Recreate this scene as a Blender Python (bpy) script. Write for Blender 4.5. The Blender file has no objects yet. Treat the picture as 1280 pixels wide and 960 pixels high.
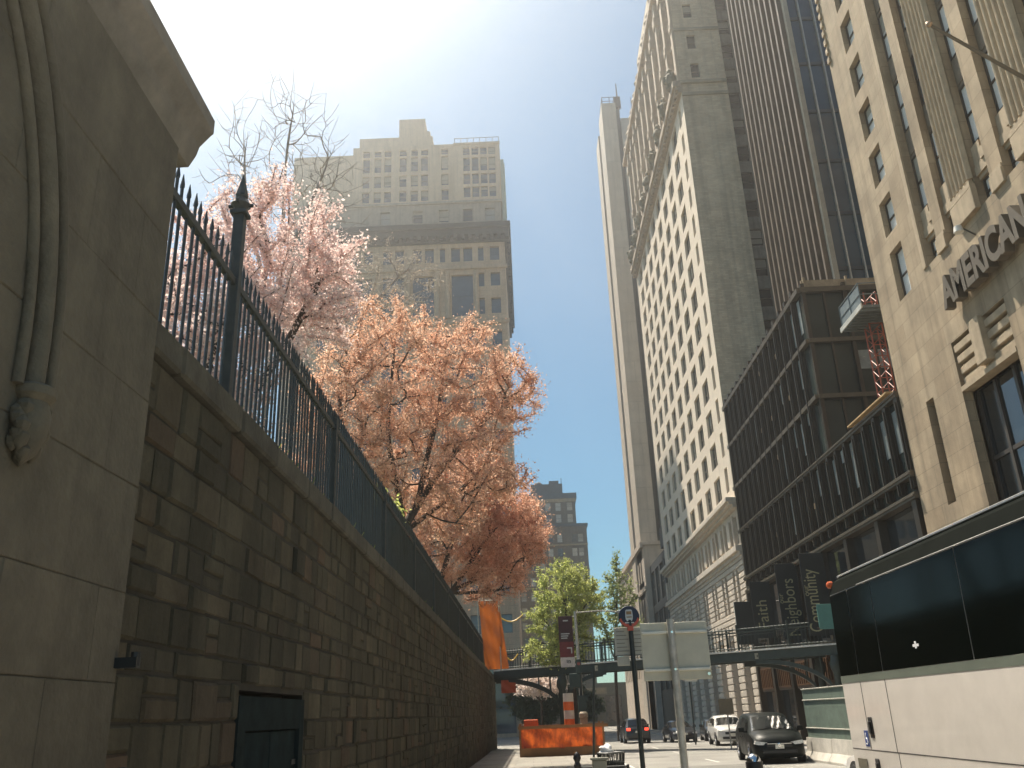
import bpy, bmesh, math, random
import numpy as np
from mathutils import Vector, Matrix

R = math.radians
random.seed(7)
scene = bpy.context.scene
COL = scene.collection

# ------------------------------------------------------------------ camera
def setup_camera():
    pitch, roll, yaw = R(20.9), R(2.28), R(-0.4)
    fwd = Vector((math.sin(yaw)*math.cos(pitch), math.cos(yaw)*math.cos(pitch), math.sin(pitch)))
    right0 = Vector((math.cos(yaw), -math.sin(yaw), 0)); up0 = right0.cross(fwd)
    right = right0*math.cos(roll) - up0*math.sin(roll)
    up = up0*math.cos(roll) + right0*math.sin(roll)
    cd = bpy.data.cameras.new('camera'); cam = bpy.data.objects.new('camera', cd); COL.objects.link(cam)
    m = Matrix.Identity(4)
    for i in range(3):
        m[i][0], m[i][1], m[i][2] = right[i], up[i], -fwd[i]
    m.translation = Vector((0, 0, 1.7))
    cam.matrix_world = m
    cd.sensor_width = 36.0; cd.lens = 36.0*1086/1280
    cd.clip_start = 0.05; cd.clip_end = 3000
    scene.camera = cam
setup_camera()
scene.render.resolution_x, scene.render.resolution_y = 1024, 768

# ------------------------------------------------------------------ light
SUN_AZ, SUN_EL = R(-32), R(61.5)          # azimuth from +Y towards +X
def setup_light():
    w = bpy.data.worlds.new('World'); scene.world = w; w.use_nodes = True
    nt = w.node_tree; bg = nt.nodes['Background']
    sky = nt.nodes.new('ShaderNodeTexSky'); sky.sky_type = 'NISHITA'; sky.sun_disc = False
    sky.sun_elevation = SUN_EL; sky.sun_rotation = SUN_AZ
    sky.air_density = 1.0; sky.dust_density = .45; sky.ozone_density = 1.3; sky.altitude = 10
    tint = nt.nodes.new('ShaderNodeMix'); tint.data_type = 'RGBA'; tint.blend_type = 'MULTIPLY'; tint.inputs['Factor'].default_value = 1
    tint.inputs['B'].default_value = (.80, 1.10, 1.10, 1); nt.links.new(sky.outputs[0], tint.inputs['A']); nt.links.new(tint.outputs['Result'], bg.inputs[0]); bg.inputs[1].default_value = 0.058
    ld = bpy.data.lights.new('sun', 'SUN'); ld.energy = 5.0; ld.angle = R(0.53); ld.color = (1, .90, .75)
    so = bpy.data.objects.new('sun', ld); COL.objects.link(so)
    d = Vector((math.sin(SUN_AZ)*math.cos(SUN_EL), math.cos(SUN_AZ)*math.cos(SUN_EL), math.sin(SUN_EL)))
    so.rotation_euler = d.to_track_quat('Z', 'Y').to_euler(); so.location = (-30, 40, 120)
setup_light()
vs = scene.view_settings
vs.view_transform = 'Standard'; vs.look = 'None'; vs.gamma = 1; vs.exposure = 1.0
vs.use_curve_mapping = False
scene.render.engine = 'CYCLES'
scene.cycles.volume_bounces = 0

# ------------------------------------------------------------------ materials
MATS = {}
def _nt(name):
    m = bpy.data.materials.new(name); m.use_nodes = True
    return m, m.node_tree, m.node_tree.nodes['Principled BSDF']
def mat(name, col, rough=.8, metal=0, var=.25, scale=1.5, bump=.0, bscale=20, island=0, spec=.5, stain=0.0, streak=0.0):
    """base colour broken up by two noises, optional per-island tint, vertical dirt streaks and bump"""
    if name in MATS: return MATS[name]
    m, nt, b = _nt(name); N = nt.nodes; L = nt.links
    tc = N.new('ShaderNodeTexCoord')
    n1 = N.new('ShaderNodeTexNoise'); n1.inputs['Scale'].default_value = scale; n1.inputs['Detail'].default_value = 8; n1.inputs['Roughness'].default_value = .65
    L.new(tc.outputs['Object'], n1.inputs['Vector'])
    mr = N.new('ShaderNodeMapRange'); mr.inputs[1].default_value = .3; mr.inputs[2].default_value = .7
    mr.inputs[3].default_value = 1-var; mr.inputs[4].default_value = 1+var
    L.new(n1.outputs['Fac'], mr.inputs[0])
    last = mr.outputs[0]
    def mul(a, bsock):
        q = N.new('ShaderNodeMath'); q.operation = 'MULTIPLY'; L.new(a, q.inputs[0]); L.new(bsock, q.inputs[1]); return q.outputs[0]
    if island:
        g = N.new('ShaderNodeNewGeometry')
        m2 = N.new('ShaderNodeMapRange'); m2.inputs[3].default_value = 1-island; m2.inputs[4].default_value = 1+island
        L.new(g.outputs['Random Per Island'], m2.inputs[0]); last = mul(last, m2.outputs[0])
    if stain:
        n2 = N.new('ShaderNodeTexNoise'); n2.inputs['Scale'].default_value = .35; n2.inputs['Detail'].default_value = 6
        L.new(tc.outputs['Object'], n2.inputs['Vector'])
        m3 = N.new('ShaderNodeMapRange'); m3.inputs[1].default_value = .42; m3.inputs[2].default_value = .68
        m3.inputs[3].default_value = 1; m3.inputs[4].default_value = 1-stain
        L.new(n2.outputs['Fac'], m3.inputs[0]); last = mul(last, m3.outputs[0])
    if streak:
        mp = N.new('ShaderNodeMapping'); mp.inputs['Scale'].default_value = (3, 3, .12)
        L.new(tc.outputs['Object'], mp.inputs['Vector'])
        n3 = N.new('ShaderNodeTexNoise'); n3.inputs['Scale'].default_value = 1; n3.inputs['Detail'].default_value = 5
        L.new(mp.outputs[0], n3.inputs['Vector'])
        m4 = N.new('ShaderNodeMapRange'); m4.inputs[1].default_value = .45; m4.inputs[2].default_value = .75
        m4.inputs[3].default_value = 1; m4.inputs[4].default_value = 1-streak
        L.new(n3.outputs['Fac'], m4.inputs[0]); last = mul(last, m4.outputs[0])
    vm = N.new('ShaderNodeVectorMath'); vm.operation = 'SCALE'; vm.inputs[0].default_value = col[:3]
    L.new(last, vm.inputs['Scale']); L.new(vm.outputs[0], b.inputs['Base Color'])
    b.inputs['Roughness'].default_value = rough; b.inputs['Metallic'].default_value = metal
    b.inputs['Specular IOR Level'].default_value = spec
    if bump:
        nb = N.new('ShaderNodeTexNoise'); nb.inputs['Scale'].default_value = bscale; nb.inputs['Detail'].default_value = 6
        L.new(tc.outputs['Object'], nb.inputs['Vector'])
        bp = N.new('ShaderNodeBump'); bp.inputs['Strength'].default_value = bump; bp.inputs['Distance'].default_value = .02
        L.new(nb.outputs['Fac'], bp.inputs['Height']); L.new(bp.outputs[0], b.inputs['Normal'])
    MATS[name] = m; return m
def masonry(name, col, mortar, bw, bh, axis='x', var=.18, rough=.85, msize=.012, stain=.25, streak=.2, bump=.4, hue=.06):
    """coursed blocks or brick laid in the vertical plane; axis = horizontal run of the wall"""
    if name in MATS: return MATS[name]
    m, nt, b = _nt(name); N = nt.nodes; L = nt.links
    tc = N.new('ShaderNodeTexCoord'); sp = N.new('ShaderNodeSeparateXYZ'); cb = N.new('ShaderNodeCombineXYZ')
    L.new(tc.outputs['Object'], sp.inputs[0]); 
    ad = N.new('ShaderNodeMath'); ad.operation = 'ADD'; L.new(sp.outputs[0], ad.inputs[0]); L.new(sp.outputs[1], ad.inputs[1])
    L.new(ad.outputs[0], cb.inputs[0]); L.new(sp.outputs[2], cb.inputs[1])
    br = N.new('ShaderNodeTexBrick'); br.inputs['Scale'].default_value = 1
    br.inputs['Brick Width'].default_value = bw; br.inputs['Row Height'].default_value = bh; br.inputs['Mortar Size'].default_value = msize
    br.inputs['Mortar Smooth'].default_value = .3; br.inputs['Bias'].default_value = 0
    c = Vector(col[:3])
    br.inputs['Color1'].default_value = (*(c*(1+var)), 1); br.inputs['Color2'].default_value = (c[0]*(1-var)*(1+hue), c[1]*(1-var), c[2]*(1-var)*(1-hue), 1)
    br.inputs['Mortar'].default_value = (*mortar[:3], 1)
    L.new(cb.outputs[0], br.inputs['Vector'])
    n1 = N.new('ShaderNodeTexNoise'); n1.inputs['Scale'].default_value = .5; n1.inputs['Detail'].default_value = 9; n1.inputs['Roughness'].default_value = .7
    L.new(tc.outputs['Object'], n1.inputs['Vector'])
    m1 = N.new('ShaderNodeMapRange'); m1.inputs[1].default_value = .35; m1.inputs[2].default_value = .7; m1.inputs[3].default_value = 1.08; m1.inputs[4].default_value = 1-stain
    L.new(n1.outputs['Fac'], m1.inputs[0])
    mp = N.new('ShaderNodeMapping'); mp.inputs['Scale'].default_value = (2, 2, .08); L.new(tc.outputs['Object'], mp.inputs[0])
    n3 = N.new('ShaderNodeTexNoise'); n3.inputs['Scale'].default_value = 1; n3.inputs['Detail'].default_value = 6; L.new(mp.outputs[0], n3.inputs['Vector'])
    m3 = N.new('ShaderNodeMapRange'); m3.inputs[1].default_value = .45; m3.inputs[2].default_value = .75; m3.inputs[3].default_value = 1; m3.inputs[4].default_value = 1-streak
    L.new(n3.outputs['Fac'], m3.inputs[0])
    q = N.new('ShaderNodeMath'); q.operation = 'MULTIPLY'; L.new(m1.outputs[0], q.inputs[0]); L.new(m3.outputs[0], q.inputs[1])
    vm = N.new('ShaderNodeVectorMath'); vm.operation = 'SCALE'; L.new(br.outputs['Color'], vm.inputs[0]); L.new(q.outputs[0], vm.inputs['Scale'])
    L.new(vm.outputs[0], b.inputs['Base Color']); b.inputs['Roughness'].default_value = rough
    if bump:
        inv = N.new('ShaderNodeMath'); inv.operation = 'SUBTRACT'; inv.inputs[0].default_value = 1; L.new(br.outputs['Fac'], inv.inputs[1])
        bp = N.new('ShaderNodeBump'); bp.inputs['Strength'].default_value = bump; bp.inputs['Distance'].default_value = .02
        L.new(inv.outputs[0], bp.inputs['Height']); L.new(bp.outputs[0], b.inputs['Normal'])
    MATS[name] = m; return m
def glass(name, col, rough=.06, var=.5, scale=.8, wob=.05, spec=.6, blind=None):
    """window glass seen from outside by day: dark room behind a mirror coat; some panes have blinds, others a painted sky reflection"""
    if name in MATS: return MATS[name]
    m, nt, b = _nt(name); N = nt.nodes; L = nt.links
    oi = N.new('ShaderNodeObjectInfo'); tc = N.new('ShaderNodeTexCoord')
    n = N.new('ShaderNodeTexNoise'); n.inputs['Scale'].default_value = scale; n.inputs['Detail'].default_value = 3
    L.new(tc.outputs['Object'], n.inputs['Vector'])
    mr = N.new('ShaderNodeMapRange'); mr.inputs[3].default_value = 1-var; mr.inputs[4].default_value = 1+var; L.new(n.outputs['Fac'], mr.inputs[0])
    vm = N.new('ShaderNodeVectorMath'); vm.operation = 'SCALE'; vm.inputs[0].default_value = col[:3]; L.new(mr.outputs[0], vm.inputs['Scale'])
    out = vm.outputs[0]
    if blind:
        gt = N.new('ShaderNodeMath'); gt.operation = 'GREATER_THAN'; gt.inputs[1].default_value = blind[1]; L.new(oi.outputs['Random'], gt.inputs[0])
        mx = N.new('ShaderNodeMix'); mx.data_type = 'RGBA'; L.new(gt.outputs[0], mx.inputs['Factor']); L.new(out, mx.inputs['A']); mx.inputs['B'].default_value = (*blind[0], 1)
        out = mx.outputs['Result']
    L.new(out, b.inputs['Base Color'])
    b.inputs['Roughness'].default_value = rough; b.inputs['Specular IOR Level'].default_value = spec
    b.inputs['Coat Weight'].default_value = .6; b.inputs['Coat Roughness'].default_value = .03
    nb = N.new('ShaderNodeTexNoise'); nb.inputs['Scale'].default_value = .6; L.new(tc.outputs['Object'], nb.inputs['Vector'])
    bp = N.new('ShaderNodeBump'); bp.inputs['Strength'].default_value = wob; bp.inputs['Distance'].default_value = .05
    L.new(nb.outputs['Fac'], bp.inputs['Height']); L.new(bp.outputs[0], b.inputs['Normal']); L.new(bp.outputs[0], b.inputs['Coat Normal'])
    MATS[name] = m; return m
def leafmat(name, c1, c2, trans=.45, rough=.6):
    if name in MATS: return MATS[name]
    m = bpy.data.materials.new(name); m.use_nodes = True; nt = m.node_tree; N = nt.nodes; L = nt.links
    for n in list(N): N.remove(n)
    o = N.new('ShaderNodeOutputMaterial'); g = N.new('ShaderNodeNewGeometry')
    cr = N.new('ShaderNodeMix'); cr.data_type = 'RGBA'; L.new(g.outputs['Random Per Island'], cr.inputs['Factor'])
    cr.inputs['A'].default_value = (*c1, 1); cr.inputs['B'].default_value = (*c2, 1)
    d = N.new('ShaderNodeBsdfDiffuse'); t = N.new('ShaderNodeBsdfTranslucent'); mx = N.new('ShaderNodeMixShader'); mx.inputs[0].default_value = trans
    L.new(cr.outputs['Result'], d.inputs[0]); L.new(cr.outputs['Result'], t.inputs[0]); L.new(d.outputs[0], mx.inputs[1]); L.new(t.outputs[0], mx.inputs[2])
    gl = N.new('ShaderNodeBsdfGlossy'); gl.inputs['Roughness'].default_value = .45; gl.inputs[0].default_value = (.8, .8, .8, 1)
    m2 = N.new('ShaderNodeMixShader'); m2.inputs[0].default_value = .04; L.new(mx.outputs[0], m2.inputs[1]); L.new(gl.outputs[0], m2.inputs[2])
    L.new(m2.outputs[0], o.inputs[0]); MATS[name] = m; return m
def paint(name, col, rough=.3, coat=.6, metal=0):
    if name in MATS: return MATS[name]
    m = mat(name, col, rough, metal, var=.06, scale=3, spec=.5); b = m.node_tree.nodes['Principled BSDF']
    b.inputs['Coat Weight'].default_value = coat; b.inputs['Coat Roughness'].default_value = .06
    return m
def emit(name, col, s):
    if name in MATS: return MATS[name]
    m, nt, b = _nt(name); b.inputs['Base Color'].default_value = (*col, 1); b.inputs['Emission Color'].default_value = (*col, 1); b.inputs['Emission Strength'].default_value = s
    MATS[name] = m; return m

# ------------------------------------------------------------------ mesh helpers
class MB:
    def __init__(s): s.v = []; s.f = []
    def quad(s, a, b, c, d):
        n = len(s.v); s.v += [tuple(a), tuple(b), tuple(c), tuple(d)]; s.f.append((n, n+1, n+2, n+3)); return s
    def box(s, x0, x1, y0, y1, z0, z1, bev=0):
        if bev:
            return s.bevbox(x0, x1, y0, y1, z0, z1, bev)
        n = len(s.v)
        s.v += [(x0, y0, z0), (x1, y0, z0), (x1, y1, z0), (x0, y1, z0), (x0, y0, z1), (x1, y0, z1), (x1, y1, z1), (x0, y1, z1)]
        s.f += [(n, n+3, n+2, n+1), (n+4, n+5, n+6, n+7), (n, n+1, n+5, n+4), (n+1, n+2, n+6, n+5), (n+2, n+3, n+7, n+6), (n+3, n, n+4, n+7)]
        return s
    def bevbox(s, x0, x1, y0, y1, z0, z1, b):
        bm = bmesh.new(); bmesh.ops.create_cube(bm, size=1)
        for v in bm.verts:
            v.co = Vector((x0 if v.co.x < 0 else x1, y0 if v.co.y < 0 else y1, z0 if v.co.z < 0 else z1))
        bmesh.ops.bevel(bm, geom=list(bm.edges), offset=b, segments=1 if b < .03 else 3, affect='EDGES', profile=.5)
        s.addbm(bm); bm.free(); return s
    def addbm(s, bm, M=None):
        n = len(s.v); bm.verts.ensure_lookup_table(); bm.verts.index_update()
        s.v += [tuple((M @ v.co) if M else v.co) for v in bm.verts]
        s.f += [tuple(n+v.index for v in f.verts) for f in bm.faces]; return s
    def tube(s, pts, r, n=8, cap=True):
        pts = [Vector(p) for p in pts]; rs = r if isinstance(r, (list, tuple)) else [r]*len(pts)
        base = len(s.v); prev = None
        for i, p in enumerate(pts):
            t = (pts[min(i+1, len(pts)-1)]-pts[max(i-1, 0)]).normalized()
            a = prev if prev is not None else (Vector((0, 0, 1)) if abs(t.z) < .9 else Vector((1, 0, 0)))
            u = (a - t*a.dot(t)).normalized(); prev = u; w = t.cross(u)
            for k in range(n):
                q = 2*math.pi*k/n; s.v.append(tuple(p+(u*math.cos(q)+w*math.sin(q))*rs[i]))
        for i in range(len(pts)-1):
            for k in range(n):
                a = base+i*n+k; b = base+i*n+(k+1) % n; s.f.append((a, b, b+n, a+n))
        if cap:
            s.f.append(tuple(base+k for k in reversed(range(n)))); s.f.append(tuple(base+(len(pts)-1)*n+k for k in range(n)))
        return s
    def lathe(s, c, prof, n=12, axis='z'):
        """prof: (radius, height) pairs"""
        base = len(s.v); c = Vector(c)
        for r, h in prof:
            for k in range(n):
                q = 2*math.pi*k/n; a, b = r*math.cos(q), r*math.sin(q)
                s.v.append(tuple(c+(Vector((a, b, h)) if axis == 'z' else Vector((a, h, b)) if axis == 'y' else Vector((h, a, b)))))
        for i in range(len(prof)-1):
            for k in range(n):
                a = base+i*n+k; b = base+i*n+(k+1) % n; s.f.append((a, b, b+n, a+n))
        s.f.append(tuple(base+k for k in reversed(range(n)))); s.f.append(tuple(base+(len(prof)-1)*n+k for k in range(n)))
        return s
    def prism(s, poly, h0, h1, axis='z'):
        """poly of 2-d points extruded along axis: z -> (x,y), y -> (x,z), x -> (y,z)"""
        n = len(s.v); k = len(poly)
        def P(a, b, h): return (a, b, h) if axis == 'z' else (a, h, b) if axis == 'y' else (h, a, b)
        s.v += [P(a, b, h0) for a, b in poly]+[P(a, b, h1) for a, b in poly]
        s.f.append(tuple(range(n+k-1, n-1, -1))); s.f.append(tuple(range(n+k, n+2*k)))
        for i in range(k): j = (i+1) % k; s.f.append((n+i, n+j, n+k+j, n+k+i))
        return s
WL = {}
def wl(o): return WL.get(o.name, Vector((0, 0, 0))) if o else Vector((0, 0, 0))
def link(name, me, parent=None):
    o = bpy.data.objects.new(name, me); COL.objects.link(o)
    if parent: o.parent = parent
    WL[o.name] = wl(parent) if parent else Vector((0, 0, 0))
    return o
def obj(name, mb, m, parent=None, smooth=None, recalc=True, local=False):
    """one mesh object; vertices are in world space unless the parent was built locally"""
    off = Vector((0, 0, 0)) if local else wl(parent)
    me = bpy.data.meshes.new(name)
    me.from_pydata([(a-off.x, b-off.y, c-off.z) for a, b, c in mb.v], [], mb.f)
    if recalc:
        bm = bmesh.new(); bm.from_mesh(me); bmesh.ops.recalc_face_normals(bm, faces=bm.faces); bm.to_mesh(me); bm.free()
    if smooth is not None:
        me.polygons.foreach_set('use_smooth', [True]*len(me.polygons)); me.set_sharp_from_angle(angle=R(smooth))
    me.materials.append(m); me.update()
    o = link(name, me, parent)
    return o
def tag(o, label=None, cat=None, group=None, kind=None):
    if label: o['label'] = label
    if cat: o['category'] = cat
    if group: o['group'] = group
    if kind: o['kind'] = kind
    return o
def thing(name, label, cat, loc=(0, 0, 0), rz=0, group=None, local=False):
    o = bpy.data.objects.new(name, None); COL.objects.link(o); o.location = loc; o.rotation_euler = (0, 0, rz); o.empty_display_size = .3
    WL[o.name] = Vector((0, 0, 0)) if local else Vector(loc)
    return tag(o, label, cat, group)
def dup(root, loc, rz, label, group=None):
    r = root.copy(); COL.objects.link(r); r.location = loc; r.rotation_euler = (0, 0, rz); r['label'] = label
    if group: r['group'] = group
    for ch in root.children:
        c = ch.copy(); COL.objects.link(c); c.parent = r
        for g in ch.children:
            d = g.copy(); COL.objects.link(d); d.parent = c
    return r
def text_mb(s, size, depth, bold=0):
    cu = bpy.data.curves.new('t', 'FONT'); cu.body = s; cu.size = size; cu.extrude = depth; cu.offset = bold; cu.align_x = 'LEFT'
    o = bpy.data.objects.new('t', cu); COL.objects.link(o); bpy.context.view_layer.update()
    me = bpy.data.meshes.new_from_object(o.evaluated_get(bpy.context.evaluated_depsgraph_get()))
    vs_ = [v.co.copy() for v in me.vertices]; fs = [tuple(p.vertices) for p in me.polygons]
    bpy.data.objects.remove(o); bpy.data.curves.remove(cu); bpy.data.meshes.remove(me)
    return vs_, fs
def add_text(mb, s, size, depth, M, bold=0, width=None):
    v, f = text_mb(s, size, depth, bold)
    if width:
        x0 = min(p.x for p in v); x1 = max(p.x for p in v); k = width/(x1-x0)
        for p in v: p.x = (p.x-x0)*k
    n = len(mb.v); mb.v += [tuple(M @ p) for p in v]; mb.f += [tuple(n+i for i in q) for q in f]
    return mb
def frameM(origin, xdir, ydir):
    x = Vector(xdir).normalized(); y = Vector(ydir).normalized(); z = x.cross(y); m = Matrix.Identity(4)
    for i in range(3): m[i][0], m[i][1], m[i][2], m[i][3] = x[i], y[i], z[i], origin[i]
    return m

# walls with real openings.  face 'W' looks towards -X (runs along Y), 'N' towards -Y (runs along X)
def facade(mb, face, plane, u0, u1, z0, z1, holes, depth=.25):
    us = sorted({u0, u1, *[h[0] for h in holes], *[h[1] for h in holes]}); zs = sorted({z0, z1, *[h[2] for h in holes], *[h[3] for h in holes]})
    def P(u, z, d=0): return (plane+d, u, z) if face == 'W' else (u, plane+d, z)
    inside = set()
    ui = {u: i for i, u in enumerate(us)}; zi = {z: i for i, z in enumerate(zs)}
    for a, b, c, d in holes:
        for i in range(ui[a], ui[b]):
            for j in range(zi[c], zi[d]): inside.add((i, j))
    # merge cells into vertical runs to keep the mesh light
    for i in range(len(us)-1):
        j = 0
        while j < len(zs)-1:
            if (i, j) in inside: j += 1; continue
            k = j
            while k < len(zs)-1 and (i, k) not in inside: k += 1
            mb.quad(P(us[i], zs[j]), P(us[i+1], zs[j]), P(us[i+1], zs[k]), P(us[i], zs[k])); j = k
    for a, b, c, d in holes:
        mb.quad(P(a, c), P(a, d), P(a, d, depth), P(a, c, depth)); mb.quad(P(b, c), P(b, c, depth), P(b, d, depth), P(b, d))
        mb.quad(P(a, c), P(a, c, depth), P(b, c, depth), P(b, c)); mb.quad(P(a, d), P(b, d), P(b, d, depth), P(a, d, depth))
    return mb
def shell(mb, x0, x1, y0, y1, z0, z1, skip=''):
    """box faces except the listed ones: W (-X), E, N (-Y), S, T, B"""
    F = dict(W=((x0, y0, z0), (x0, y1, z0), (x0, y1, z1), (x0, y0, z1)), E=((x1, y0, z0), (x1, y1, z0), (x1, y1, z1), (x1, y0, z1)),
             N=((x0, y0, z0), (x1, y0, z0), (x1, y0, z1), (x0, y0, z1)), S=((x0, y1, z0), (x1, y1, z0), (x1, y1, z1), (x0, y1, z1)),
             T=((x0, y0, z1), (x1, y0, z1), (x1, y1, z1), (x0, y1, z1)))
    for k, q in F.items():
        if k not in skip: mb.quad(*q)
    return mb
WCACHE = {}
WR = random.Random(12)
def window(parent, face, plane, hole, style, fm, gm, depth=.25, keep=None, sill=0, sm=None, wmb=None):
    """a sash window in an opening: part 'window' (frame) > 'pane'; copies share meshes"""
    a, b, c, d = hole; w, h = round(b-a, 3), round(d-c, 3); key = (w, h, style, fm.name, gm.name, face)
    if key not in WCACHE:
        f = MB(); g = MB(); t = .05 if w > .6 else .04
        def bx(m_, u0, u1, z0, z1, d0, d1):
            if face == 'W': m_.box(d0, d1, u0, u1, z0, z1)
            else: m_.box(u0, u1, d0, d1, z0, z1)
        bx(f, 0, t, 0, h, -.04, .04); bx(f, w-t, w, 0, h, -.04, .04); bx(f, t, w-t, 0, t, -.04, .04); bx(f, t, w-t, h-t, h, -.04, .04)
        if 'm' in style: bx(f, t, w-t, h*.5-.03, h*.5+.03, -.03, .05)
        if '2' in style: bx(f, w*.5-.1, w*.5+.1, t, h-t, -.10, .06)
        if '3' in style:
            for q in (1/3, 2/3): bx(f, w*q-.03, w*q+.03, t, h-t, -.035, .05)
        if face == 'W': g.quad((.03, t, t), (.03, w-t, t), (.03, w-t, h-t), (.03, t, h-t))
        else: g.quad((t, .03, t), (w-t, .03, t), (w-t, .03, h-t), (t, .03, h-t))
        fo = obj('window', f, fm, local=True); go = obj('pane', g, gm, local=True)
        WCACHE[key] = (fo.data, go.data); bpy.data.objects.remove(fo); bpy.data.objects.remove(go)
    fd, gd = WCACHE[key]
    loc = Vector((plane+depth-.06, a, c) if face == 'W' else (a, plane+depth-.06, c))-wl(parent)
    o = bpy.data.objects.new('window', fd); COL.objects.link(o); o.parent = parent; o.location = loc
    p = bpy.data.objects.new('pane', gd); COL.objects.link(p); p.parent = o
    if w > .75 and 1.2 < h < 3.2 and WR.random() < .42:
        q = WR.choice((.25, .4, .55, .8)); k2 = (w, h, q, face)
        if k2 not in WCACHE:
            m_ = MB(); t = .05; zt = h-t; zb2 = h*(1-q)
            if face == 'W': m_.quad((.024, t, zb2), (.024, w-t, zb2), (.024, w-t, zt), (.024, t, zt))
            else: m_.quad((t, .024, zb2), (w-t, .024, zb2), (w-t, .024, zt), (t, .024, zt))
            bo = obj('shade', m_, mat('shade_cloth', (.36, .34, .29), .8, var=.1), local=True); WCACHE[k2] = bo.data; bpy.data.objects.remove(bo)
        bo = bpy.data.objects.new('shade', WCACHE[k2]); COL.objects.link(bo); bo.parent = o
    return o
def windows(parent, face, plane, holes, style, fm, gm, depth=.25, limit=100, eye=(0, 0, 1.7)):
    def size(h):
        c = Vector((plane, (h[0]+h[1])/2, (h[2]+h[3])/2) if face == 'W' else ((h[0]+h[1])/2, plane, (h[2]+h[3])/2)); return (c-Vector(eye)).length
    hs = sorted(holes, key=size); n = len(parent.get('_wc', [])) if False else parent.get('wcount', 0)
    room = max(0, limit-n); near, rest = hs[:room], hs[room:]
    parent['wcount'] = n+len(near)
    for h in near: window(parent, face, plane, h, style, fm, gm, depth)
    if rest:
        g = MB()
        for a, b, c, d in rest:
            q = plane+depth-.03
            if face == 'W': g.quad((q, a, c), (q, b, c), (q, b, d), (q, a, d)); g.box(q-.06, q+.02, a, b, (c+d)/2-.04, (c+d)/2+.04)
            else: g.quad((a, q, c), (b, q, c), (b, q, d), (a, q, d)); g.box(a, b, q-.06, q+.02, (c+d)/2-.04, (c+d)/2+.04)
        tag(obj('window_rows', g, gm, parent), kind='stuff')

# ------------------------------------------------------------------ the ground
def gz(y):            # pavement height: the street falls gently away from the camera
    return -0.005*max(0, min(y, 140))
KERB = .14
def strip(mb, xs, ys, dz):
    """sheet between two x-functions over stations ys"""
    for a, b in zip(ys[:-1], ys[1:]):
        mb.quad((xs[0](a), a, gz(a)+dz), (xs[1](a), a, gz(a)+dz), (xs[1](b), b, gz(b)+dz), (xs[0](b), b, gz(b)+dz))
    return mb
YS = [-40, 0, 20, 34, 36, 38, 60, 100, 140, 400]
def kx(y):            # kerb line of the left pavement; it swells past the lay-by
    t = max(0, min(1, (y-34)/4)); return 2.0+1.5*t*t*(3-2*t)
def asphalt():
    m = mat('asphalt', (.27, .26, .235), .85, var=.22, scale=.7, bump=.35, bscale=60, stain=.3); return m
def build_ground():
    g = MB(); g.quad((-900, -300, -2.0), (900, -300, -2.0), (900, 1500, -2.0), (-900, 1500, -2.0))
    tag(obj('ground', g, mat('earth', (.16, .15, .12), .95, scale=.1)), kind='structure')
    r = MB(); strip(r, (lambda y: -20, lambda y: 40), YS, -KERB); tag(obj('road', r, asphalt()), kind='structure')
    p = MB()
    for a, b in zip(YS[:-1], YS[1:]):
        if a >= 60: break
        q = [(-2.6, a), (kx(a)-.18, a), (kx(b)-.18, b), (-2.6, b)]
        p.quad(*[(x, y, gz(y)) for x, y in q])
    tag(obj('pavement', p, masonry('flagstones', (.30, .29, .26), (.14, .135, .12), 1.5, 1.5, var=.08, msize=.012)), kind='structure')
    # pavement slabs need a plan-view joint grid
    m = MATS['flagstones']; nt = m.node_tree
    for n in nt.nodes:
        if n.type == 'COMBXYZ':
            sp = [k for k in nt.nodes if k.type == 'SEPXYZ'][0]
            nt.links.new(sp.outputs[0], n.inputs[0]); nt.links.new(sp.outputs[1], n.inputs[1])
    k = MB()
    for a, b in zip(YS[:-1], YS[1:]):
        if a >= 60: break
        for lo, hi in (((kx(a)-.18, kx(a)), (kx(b)-.18, kx(b))),):
            n = len(k.v)
            for (x0, x1), y in ((lo, a), (hi, b)):
                k.v += [(x0, y, gz(y)+.004), (x1, y, gz(y)+.004), (x1+.02, y, gz(y)-KERB-.05), (x0, y, gz(y)-KERB-.05)]
            k.f += [(n, n+1, n+5, n+4), (n+1, n+2, n+6, n+5), (n, n+3, n+2, n+1), (n+4, n+5, n+6, n+7)]
    tag(obj('kerb', k, mat('granite', (.32, .31, .29), .8, var=.3, scale=9)), kind='structure')
    p2 = MB(); k2 = MB()
    for a, b in zip(YS[:-1], YS[1:]):
        p2.quad((12.9, a, gz(a)), (16.6, a, gz(a)), (16.6, b, gz(b)), (12.9, b, gz(b)))
        n = len(k2.v)
        for y in (a, b): k2.v += [(12.7, y, gz(y)+.004), (12.9, y, gz(y)+.004), (12.68, y, gz(y)-KERB-.05)]
        k2.f += [(n, n+1, n+4, n+3), (n+2, n, n+3, n+5)]
    tag(obj('far_pavement', p2, MATS['flagstones']), kind='structure'); tag(obj('far_kerb', k2, MATS['granite']), kind='structure')
    ln = MB()
    for y in range(2, 120, 9):
        strip(ln, (lambda y: 7.35, lambda y: 7.47), [y, y+3], -KERB+.004)
    strip(ln, (lambda y: 3.75, lambda y: 3.87), [16, 60], -KERB+.004)
    tag(obj('road_markings', ln, mat('road_paint', (.62, .6, .55), .7, var=.35, scale=6)), kind='structure')
    # patched seams and a manhole in the carriageway
    pt = MB()
    for (x0, x1, y0, y1) in ((5, 8.2, 30, 36), (4.2, 6.4, 44, 45.2), (8.8, 11.5, 20, 27), (3, 12, 56, 57.4)):
        strip(pt, (lambda y, a=x0: a, lambda y, a=x1: a), [y0, y1], -KERB+.003)
    tag(obj('road_patches', pt, mat('patch', (.17, .165, .15), .9, var=.2, scale=2, bump=.3, bscale=70)), kind='structure')
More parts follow.
